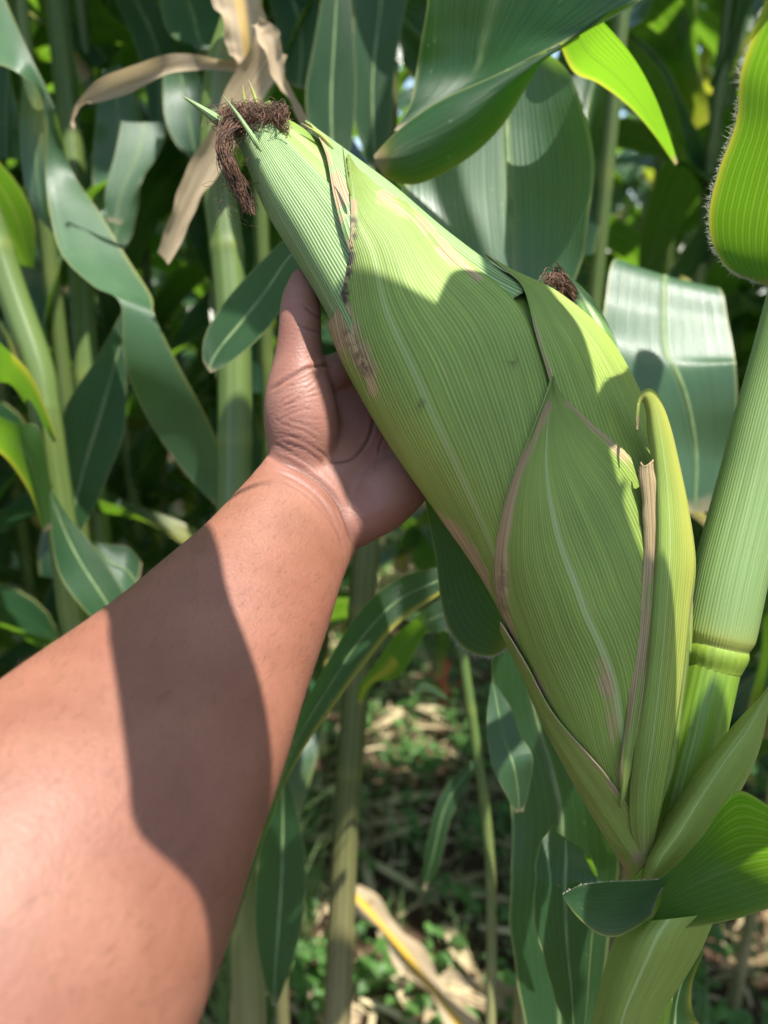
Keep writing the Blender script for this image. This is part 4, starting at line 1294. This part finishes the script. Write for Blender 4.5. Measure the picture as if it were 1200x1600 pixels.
# stalk behind the thumb with straw-coloured dead leaves
hero_plant('maize plant behind the thumb with dead straw coloured leaves', [(362, 900, .68), (366, 740, .68), (366, 560, .68), (355, 400, .68), (338, 250, .68), (345, 120, .685), (372, 20, .69), (390, -120, .69)], .0185, .014, [
    ([(480, 350, .60, 492, 400, .585), (440, 378, .60, 462, 425, .585), (385, 432, .60, 445, 475, .58), (345, 480, .60, 405, 528, .58), (320, 525, .595, 365, 562, .58), (317, 560, .59, 340, 578, .58), (326, 580, .585, 330, 582, .58)],
     dict(keel=0.06, label='dark leaf between the stalk and the thumb')),
    ([(400, 94, .66, 402, 114, .66), (340, 90, .65, 340, 108, .655), (285, 86, .645, 285, 112, .65), (225, 94, .64, 222, 136, .65), (170, 115, .64, 166, 154, .65), (132, 147, .645, 134, 164, .65), (114, 172, .65, 119, 180, .65), (110, 192, .65, 114, 194, .65), (117, 203, .65, 119, 199, .65)],
     dict(mat='dry', name='dead_leaf', keel=.2, ruffle=.003, label='curled dead leaf with hooked tip')),
    ([(405, 40, .63, 452, 90, .64), (372, 108, .63, 412, 150, .64), (332, 188, .63, 368, 220, .64), (292, 268, .63, 328, 292, .64), (264, 335, .63, 294, 352, .64), (249, 395, .635, 264, 415, .64)],
     dict(mat='dry', name='dead_leaf', keel=.25, ruffle=.003, label='long dead leaf hanging in a straight strip')),
    ([(392, 40, .61, 408, 26, .61), (404, 58, .60, 438, 52, .60), (420, 105, .60, 440, 96, .605), (446, 150, .605, 458, 144, .605), (474, 200, .61, 486, 200, .61)],
     dict(mat='dry', name='dead_leaf', keel=.3, ruffle=.002)),
    ([(305, -50, .64, 405, -60, .64), (335, 0, .64, 410, -10, .64), (350, 50, .64, 412, 40, .64), (362, 90, .645, 408, 85, .645), (378, 120, .65, 392, 120, .65)],
     dict(mat='dry', name='dead_leaf', keel=.2, ruffle=.004, yellow=lambda u, t: .5)),
])
shade_leaf(bpy.data.objects['maize_plant.003'], [(480, 330, 520, 380, .60), (400, 380, 470, 450, .60), (330, 470, 430, 560, .60), (320, 590, 420, 640, .64), (330, 700, 400, 740, .66), (350, 800, 380, 820, .66)], 0.55, P(392, -140, .69) + np.array((0, 0, .25)))  # unseen leaf added to shade the dark leaf by the thumb
# second plant behind, upper left
hero_plant('thin maize stalk with two shaded leaves in the upper left corner', [(140, 700, 1.05), (125, 400, 1.04), (105, 160, 1.03), (88, 0, 1.02), (75, -150, 1.0)], .019, .015, [
    ([(160, 110, .98, 190, 100, .98), (150, 180, .97, 215, 170, .97), (145, 260, .96, 225, 250, .97), (150, 330, .96, 215, 330, .97), (160, 400, .96, 190, 400, .97)], dict(mat='leaf_pale', keel=.1, ruffle=.006)),
    ([(245, -60, .95, 300, -70, .95), (255, 30, .92, 345, 10, .92), (275, 60, .90, 345, 55, .90), (300, 70, .89, 340, 75, .89), (318, 90, .90, 335, 95, .90)], dict(mat='leaf_pale', keel=.05)),
    ([(255, 100, .86, 300, 95, .84), (255, 140, .84, 315, 130, .82), (258, 185, .83, 330, 190, .82), (275, 225, .83, 330, 240, .83), (300, 250, .84, 318, 260, .84)], dict(mat='leaf_pale', keel=.08)),
    ([(190, 190, .9, 262, 190, .9), (180, 240, .89, 250, 235, .89), (165, 300, .88, 215, 290, .88), (168, 345, .88, 190, 350, .88)], dict(mat='leaf_pale', keel=.05)),
    ([(180, 0, .98, 230, -30, .98), (215, 80, .97, 270, 60, .97), (230, 160, .97, 268, 150, .97), (235, 230, .98, 250, 230, .98)], dict(keel=.1)),
])
hero_plant('maize plant hidden behind the ear tip with two hanging dark blades', [(890, 1100, .98), (800, 800, .97), (700, 300, .95), (650, -150, .95)], .015, .012, [
    ([(512, -60, .74, 545, -60, .74), (492, 60, .74, 552, 50, .74), (478, 140, .74, 556, 130, .74), (483, 200, .74, 552, 205, .74), (502, 250, .74, 540, 258, .74), (520, 280, .74, 524, 282, .74)], dict(keel=.1, label='pointed dark blade above the ear tip')),
    ([(556, -60, .80, 650, -60, .80), (552, 40, .80, 628, 40, .80), (548, 120, .80, 616, 120, .80), (556, 200, .80, 610, 200, .80), (578, 260, .80, 596, 260, .80)], dict(keel=.12)),
    ([(395, -70, .9, 450, -60, .9), (420, 0, .9, 500, 10, .9), (440, 70, .9, 500, 80, .9), (450, 130, .9, 480, 140, .9)], dict(keel=.1)),
])
# below: arched leaf by the arm and its stalk
hero_plant('maize plant under the hand with an arched leaf along the forearm', [(512, 1800, .80), (528, 1560, .80), (540, 1300, .80), (558, 1050, .79), (572, 860, .78), (590, 700, .80), (602, 300, .88), (612, -250, .90)], .0150, .0125, [
    ([(720, 880, .60, 722, 905, .60), (680, 887, .585, 682, 932, .585), (618, 906, .57, 622, 975, .575), (558, 960, .56, 572, 1035, .565), (508, 1042, .55, 520, 1105, .56), (468, 1118, .545, 472, 1175, .555), (438, 1205, .54, 440, 1238, .55), (405, 1310, .54, 408, 1325, .545), (372, 1402, .54, 378, 1415, .54), (345, 1480, .54, 350, 1485, .54)],
     dict(keel=.08, nu=17, yellow=lambda u, t: 1.0 * g(u, 1, .10) * (t > .05), label='arched leaf with yellow edge along the forearm')),
    ([(730, 925, .66, 732, 952, .66), (690, 935, .65, 694, 985, .66), (645, 968, .64, 660, 990, .67)], dict(mat='leaf_pale', keel=.05)),
    ([(650, 966, .62, 668, 982, .66), (618, 992, .62, 648, 1020, .66), (592, 1030, .62, 622, 1058, .66), (562, 1072, .62, 585, 1068, .65), (556, 1098, .63, 566, 1102, .64)],
     dict(mat='leaf_under', yellow=lambda u, t: .9 * g(u, .5, .2) * (t > .4), label='small bright backlit leaf under the arched leaf')),
    ([(438, 1200, .70, 446, 1205, .70), (412, 1290, .70, 470, 1290, .70), (400, 1370, .70, 478, 1375, .70), (398, 1450, .70, 470, 1455, .70), (410, 1520, .70, 448, 1530, .70), (425, 1570, .70, 432, 1575, .70)],
     dict(keel=.12, sharp=True, label='dark blade hanging beside the forearm')),
], mat=MAT['stalk_dull'])
shade_leaf(bpy.data.objects['maize_plant.006'], [(640, 840, 720, 880, .66), (560, 900, 650, 960, .64), (500, 1000, 610, 1080, .64), (470, 1150, 600, 1200, .66), (470, 1300, 590, 1330, .72), (450, 1440, 570, 1460, .78), (440, 1560, 540, 1580, .80)], 1.2, P(612, -250, .90) + np.array((0, -.3, .75)))  # unseen leaf added to shade the arched leaf and its stalk
hero_plant('slim maize stalk seen low down beside the forearm', [(370, 1900, 1.0), (376, 1600, 1.0), (384, 1450, 1.0), (398, 1250, 1.0), (430, 900, 1.0)], .0150, .013, [
    ([(440, 900, .95, 470, 900, .95), (300, 880, .93, 330, 930, .93), (240, 1000, .93, 262, 1040, .93)], dict(keel=.1)),
])
hero_plant('young maize shoot with pale pointed leaves below the ear', [(765, 1700, .80), (768, 1450, .80), (762, 1300, .80), (742, 1150, .80), (720, 1000, .80)], .0065, .005, [
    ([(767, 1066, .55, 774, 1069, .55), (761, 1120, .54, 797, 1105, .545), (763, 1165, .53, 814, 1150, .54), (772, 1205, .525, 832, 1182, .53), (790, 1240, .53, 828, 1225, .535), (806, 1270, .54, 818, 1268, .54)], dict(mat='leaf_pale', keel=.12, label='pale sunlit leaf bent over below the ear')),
    ([(742, 1150, .80, 745, 1160, .80), (700, 1090, .78, 712, 1105, .78), (660, 1060, .78, 668, 1080, .78), (640, 1080, .79, 642, 1086, .79)], dict(keel=.1)),
    ([(745, 1180, .80, 750, 1190, .80), (690, 1240, .78, 708, 1270, .78), (665, 1330, .78, 690, 1340, .78), (660, 1390, .79, 665, 1392, .79)], dict(keel=.1)),
], node=.09)


# plants added beside the photographer, unseen, their leaves shaped to shade ear and arm
def build_shading_plant():
    base = np.array((0.27, -0.09, 0.0))
    pl = empty('maize_plant', base, 'unseen maize plant beside the photographer, added to shade the ear', 'maize plant', 'maize plants close by')
    far_stalk(pl, base, np.array((0.26, -0.07, 2.30)), .016, .011, 3, MAT['stalk_far'])

    shade_leaf(pl, [(800, 345, 900, 310, .36), (738, 350, 930, 430, .355), (712, 385, 936, 520, .35), (664, 520, 938, 640, .345), (615, 650, 946, 770, .345), (670, 780, 975, 870, .345), (770, 930, 1060, 960, .345), (880, 1100, 1090, 1080, .35), (950, 1250, 1080, 1220, .36), (1000, 1340, 1020, 1330, .36)], 0.30, (0.26, -0.07, 2.05))
    shade_leaf(pl, [(860, 985, 835, 1010, .36), (835, 870, 775, 910, .36), (795, 745, 695, 790, .36), (735, 620, 605, 655, .36), (678, 528, 575, 560, .36), (610, 455, 545, 480, .362), (540, 405, 520, 425, .365)], 0.36, (0.26, -0.07, 2.18))
    shade_leaf(pl, [(1200, 1150, 1150, 1060, .36), (1130, 1220, 1070, 1120, .36), (1125, 1330, 1000, 1200, .36), (1125, 1400, 950, 1290, .35), (1120, 1480, 900, 1440, .34), (1090, 1580, 880, 1560, .34), (1020, 1720, 880, 1720, .34), (960, 1840, 920, 1840, .34)], 0.34, (0.26, -0.07, 1.98))
    base2 = np.array((-0.55, -0.12, 0.0))
    pl = empty('maize_plant', base2, 'unseen maize plant left of the photographer, added to shade the arm', 'maize plant', 'maize plants close by')
    far_stalk(pl, base2, np.array((-0.53, -0.10, 2.3)), .016, .011, 5, MAT['stalk_far'])
    shade_leaf(pl, [(60, 840, 330, 690, .34), (110, 900, 352, 780, .325), (160, 960, 372, 870, .305), (168, 1030, 425, 985, .285), (180, 1130, 455, 1110, .265), (195, 1230, 465, 1220, .245), (213, 1325, 455, 1330, .235), (325, 1345, 432, 1400, .228), (350, 1450, 425, 1480, .222), (340, 1560, 405, 1580, .215)], 0.36, (-0.535, -0.105, 1.95))


build_shading_plant()


# ------------------------------------------------------------------ the field behind
LEAF_MESHES = []
for k in range(12):
    rr = random.Random(100 + k)
    LEAF_MESHES.append(random_leaf_mesh('leaf', 200 + k, rr.uniform(0.70, 1.0), rr.uniform(0.085, 0.115), rr.uniform(0.75, 1.15), rr.uniform(1.6, 2.9), rr.uniform(-1.3, 1.3)))
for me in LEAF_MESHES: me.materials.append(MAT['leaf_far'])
STALK_MESHES = []
for k in range(4):
    pts, rad, dry, yel = stalk_points((0, 0, 0), (0.03 * (k - 1.5), 0.02 * (k % 2), 2.35), r0=.0125, r1=.008, seed=k * 3.3)
    n = 12
    V = tube_grid(pts, rad, n)
    me = grid_mesh('stalk', V, attrs={'dry': np.repeat(dry[:, None], n, 1), 'yellow': np.repeat(yel[:, None], n, 1)}, close_u=True)
    me.polygons.foreach_set('use_smooth', [True] * len(me.polygons))
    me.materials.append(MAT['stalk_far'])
    STALK_MESHES.append(me)
for me in LEAF_MESHES: me.polygons.foreach_set('use_smooth', [True] * len(me.polygons))


CORRIDORS = [(np.array(P(*q)), r) for q, r in [((720, 620, .36), .20), ((480, 640, .39), .10), ((300, 1000, .29), .16), ((150, 1200, .24), .14), ((1050, 500, .65), .13), ((150, 420, .68), .12), ((40, 60, .66), .12),
                                                ((1180, 250, .33), .12), ((870, 1320, .48), .08), ((790, 1140, .60), .08), ((780, 330, .58), .10), ((640, 1140, 2.5), .16), ((630, 1500, 1.62), .16)]]


def leaf_in_the_way(me, mat):
    co = np.empty(len(me.vertices) * 3)
    me.vertices.foreach_get('co', co)
    co = co.reshape(-1, 3) @ np.array(mat.to_3x3()).T + np.array(mat.translation)
    rel = co - CAM
    dep = rel @ FWD
    inview = (dep > 0.02) & (dep < 0.74) & (np.abs(rel @ RGT) < dep * 0.52) & (np.abs(rel @ UPV) < dep * 0.69)
    if inview.any(): return True
    dd = np.maximum(dep, 0.05)
    qx, qy = 600 + rel @ RGT / dd * FPX, 800 - rel @ UPV / dd * FPX
    if ((dep > 0.3) & (dep < 1.7) & (qx > 545) & (qx < 775) & (qy > 1030) & (qy < 1620)).any(): return True
    for c, r in CORRIDORS:
        q = co - c
        t = q @ SUN
        d = np.linalg.norm(q - t[:, None] * SUN, axis=1)
        if ((t > 0) & (d < r)).any(): return True
    return False


def field_plant(x, y, seed, label='tall blurred maize plant among the rows behind the ear', group='maize plants in the rows behind'):
    rr = random.Random(seed)
    pl = empty('maize_plant', (x, y, 0), label, 'maize plant', group)
    st = bpy.data.objects.new('stalk', rr.choice(STALK_MESHES))
    col.objects.link(st); st.parent = pl
    sc = rr.uniform(1.02, 1.28)
    st.scale = (1, 1, sc)
    az = rr.uniform(0, math.pi * 2)
    z = rr.uniform(0.50, 0.66)
    i = 0
    while z < 2.25 * sc:
        for trial in range(4):
            me = rr.choice(LEAF_MESHES)
            rot = (rr.gauss(0, .1), rr.gauss(0, .15), az + rr.gauss(0, .35))
            s = rr.uniform(0.8, 1.1) * (0.75 if z > 2.0 else 1.0)
            mat = Matrix.Translation((x, y, z)) @ Matrix.LocRotScale(None, Euler(rot), (s, s, s))
            if not leaf_in_the_way(me, mat):
                lf = bpy.data.objects.new('leaf', me)
                col.objects.link(lf); lf.parent = pl
                lf.location = (0, 0, z)
                lf.rotation_euler = rot
                lf.scale = (s, s, s)
                break
        az += math.pi
        z += rr.uniform(0.105, 0.155)
        i += 1
    return pl


rows_y = [0.98, 1.25, 1.55, 1.95, 2.5, 3.2, 4.0, 4.9]
pid = 0
for j, y in enumerate(rows_y):
    half = 0.62 * y + 0.35
    x = -half + rng.uniform(0, .2)
    while x < half:
        yy = y + rng.gauss(0, 0.07)
        px = 600 + x / (yy * 0.951) * FPX
        gap = (y < 3.4 and 470 < px < 880)       # the open strip where the ground shows
        if not gap:
            field_plant(x, yy, 1000 + pid)
            pid += 1
        x += rng.uniform(0.20, 0.30) * (1.0 if y < 3 else 1.2)


# field plants beside the photographer, unseen, added to block low skylight
for (x, y) in [(-1.05, .55), (-1.2, .15), (1.15, .15), (1.05, .6), (-1.5, .5), (1.55, .5)]:
    field_plant(x, y, 5000 + pid, 'unseen maize plant beside the photographer, added to block skylight', 'maize plants outside the picture')
    pid += 1


# ------------------------------------------------------------------ weeds, grass and litter on the ground
def scatter_mesh(name, builder, n, area, mat, label, seed):
    rr = random.Random(seed)
    verts, faces = [], []
    for k in range(n):
        x = rr.uniform(area[0], area[1]); y = rr.uniform(area[2], area[3])
        builder(rr, x, y, verts, faces)
    me = bpy.data.meshes.new(name)
    me.from_pydata(verts, [], faces)
    o = new_obj(name, me, mat)
    tag(o, label, None, kind='stuff')
    return o


def b_grass(rr, x, y, verts, faces):
    h = rr.uniform(0.05, 0.28); a = rr.uniform(0, 6.28); w = rr.uniform(.0012, .003); bend = rr.uniform(.1, .9) * h
    dx, dy = math.cos(a), math.sin(a)
    b = len(verts)
    for i in range(4):
        t = i / 3
        cx, cy, cz = x + dx * bend * t * t, y + dy * bend * t * t, h * t * (1 - .25 * t)
        ww = w * (1 - t * 0.95)
        verts.append((cx - dy * ww, cy + dx * ww, cz)); verts.append((cx + dy * ww, cy - dx * ww, cz))
    for i in range(3): faces.append((b + 2 * i, b + 2 * i + 1, b + 2 * i + 3, b + 2 * i + 2))


def b_weed(rr, x, y, verts, faces):
    h = rr.uniform(0.03, 0.16)
    for k in range(rr.randint(4, 8)):
        a = rr.uniform(0, 6.28); e = rr.uniform(-.2, .6); ln = rr.uniform(.018, .05); w = ln * rr.uniform(.25, .42)
        z = h * rr.uniform(.3, 1.0)
        d = np.array((math.cos(a) * math.cos(e), math.sin(a) * math.cos(e), math.sin(e)))
        s = np.array((-math.sin(a), math.cos(a), rr.uniform(-.3, .3)))
        p = np.array((x, y, z)) + d * .008
        b = len(verts)
        for t, ww, zz in ((0, .12, 0), (.3, .9, .1), (.65, .8, .08), (1, .05, -.1)):
            c = p + d * ln * t + np.array((0, 0, zz * ln))
            verts.append(tuple(c - s * w * ww)); verts.append(tuple(c + np.array((0, 0, -.12 * w)))); verts.append(tuple(c + s * w * ww))
        for i in range(3):
            faces.append((b + 3 * i, b + 3 * i + 1, b + 3 * i + 4, b + 3 * i + 3)); faces.append((b + 3 * i + 1, b + 3 * i + 2, b + 3 * i + 5, b + 3 * i + 4))


def b_litter(rr, x, y, verts, faces):
    ln = rr.uniform(.015, .09); w = rr.uniform(.001, .006); a = rr.uniform(0, 6.28)
    if rr.random() < 0.12: ln, w = rr.uniform(.12, .40), rr.uniform(.004, .014)
    d = np.array((math.cos(a), math.sin(a), rr.gauss(0, .12))); s = np.array((-math.sin(a), math.cos(a), rr.gauss(0, .3)))
    p = np.array((x, y, rr.uniform(.008, .03)))
    b = len(verts)
    for i in range(4):
        t = i / 3
        c = p + d * ln * t + np.array((0, 0, .02 * math.sin(t * 3.1) * rr.uniform(.2, 1)))
        ww = w * (1.0 if 0 < i < 3 else .5)
        verts.append(tuple(c - s * ww)); verts.append(tuple(c + s * ww))
    for i in range(3): faces.append((b + 2 * i, b + 2 * i + 1, b + 2 * i + 3, b + 2 * i + 2))


def b_tall(rr, x, y, verts, faces):
    for k in range(rr.randint(3, 6)):
        h = rr.uniform(0.45, 1.05); a = rr.uniform(0, 6.28); w = rr.uniform(.002, .0038); bend = rr.uniform(.15, .6) * h
        dx, dy = math.cos(a), math.sin(a)
        b = len(verts)
        for i in range(9):
            t = i / 8
            cx, cy, cz = x + dx * bend * t * t, y + dy * bend * t * t, h * (t - .30 * t * t)
            ww = w * (1 - t * 0.9)
            verts.append((cx - dy * ww, cy + dx * ww, cz)); verts.append((cx, cy, cz - .0012)); verts.append((cx + dy * ww, cy - dx * ww, cz))
        for i in range(8):
            for q in (0, 1): faces.append((b + 3 * i + q, b + 3 * i + q + 1, b + 3 * i + q + 4, b + 3 * i + q + 3))


AREA = (-2.6, 2.6, 0.7, 4.6)
scatter_mesh('tall_grass', b_tall, 60, (-.75, -.15, .95, 1.7), MAT['grass'], 'long thin grass blades between the stalks at the left', 5)
scatter_mesh('grass', b_grass, 9000, AREA, MAT['grass'], 'thin green grass blades on the shaded soil', 1)
scatter_mesh('weeds', b_weed, 3200, AREA, MAT['weed'], 'small leafy weeds growing between the maize rows', 2)
scatter_mesh('leaf_litter', b_litter, 9000, AREA, MAT['litter'], 'dry straw and leaf scraps strewn over the soil', 3)


def flat_leaf(label, pts, w, mat, yellow, seed):
    """a fallen leaf lying on the soil; pts are photograph pixels on the ground with a height"""
    c = []
    for (px, py, z) in pts:
        d = ground_depth(py)
        q = P(px, py, d)
        # slide towards the camera along the ray until the wanted height
        ray = q - CAM
        k = (CAM[2] - z) / (CAM[2] - q[2])
        c.append(CAM + ray * k)
    o = empty('fallen_leaf', c[0] * np.array((1, 1, 0)), label, 'dead leaf', 'fallen leaves')
    cc = catmull(c, 10)
    n = len(cc)
    T = np.gradient(cc, axis=0); T /= np.linalg.norm(T, axis=1)[:, None]
    V = np.zeros((n, 9, 3))
    for i in range(n):
        t = i / (n - 1)
        s = np.cross(T[i], (0, 0, 1)); s /= np.linalg.norm(s)
        up = np.cross(s, T[i])
        ww = w * (1 - abs(2 * t - .8) ** 3 * .3) * (1 + .25 * math.sin(t * 17 + seed))
        for j in range(9):
            x = j / 4 - 1
            V[i, j] = cc[i] + s * x * ww + up * (abs(x) * .012 + .010 * x * x * math.sin(t * 19 + seed + x * 2))
    me = grid_mesh('blade', V - origin(o), attrs={'yellow': np.full((n, 9), yellow), 'dry': np.zeros((n, 9))})
    new_obj('blade', me, mat, o)


flat_leaf('fallen dry leaf with a thick orange yellow midrib', [(548, 1394, .24), (600, 1450, .21), (650, 1515, .18), (715, 1600, .15), (770, 1680, .13)], .026, MAT['dry'], 1.0, 0.5)
flat_leaf('pale straw leaf lying at the bottom beneath the hanging blade', [(690, 1545, .03), (760, 1550, .03), (830, 1560, .03), (900, 1580, .03)], .030, MAT['dry'], .2, 1.5)
flat_leaf('thin straw leaf lying across the bottom of the ground', [(660, 1590, .02), (740, 1575, .03), (820, 1590, .02)], .016, MAT['dry'], .1, 2.5)
flat_leaf('bleached leaf lying left of the dry leaf with orange midrib', [(470, 1540, .02), (520, 1560, .03), (560, 1600, .02)], .022, MAT['dry'], .1, 3.5)

# reddish stem among the litter
q = P(694, 1108, ground_depth(1108))
rs = empty('red_stem', (q[0], q[1], 0), 'short orange red plant stem in the open strip behind the ear', 'plant stem')
c = catmull([(q[0], q[1], 0.0), (q[0] + .004, q[1], .06), (q[0] - .006, q[1], .12), (q[0] + .010, q[1], .19)], 8)
tube_obj('stem', c, np.linspace(.016, .010, len(c)), MAT['red'], rs, 10)
for k in range(2):
    c2 = catmull([c[8 + 6 * k], c[8 + 6 * k] + np.array((.03 * (1 - 2 * k), 0, .02)), c[8 + 6 * k] + np.array((.06 * (1 - 2 * k), .01, .05))], 6)
    tube_obj('side_shoot', c2, np.linspace(.008, .003, len(c2)), MAT['red'], rs, 8)
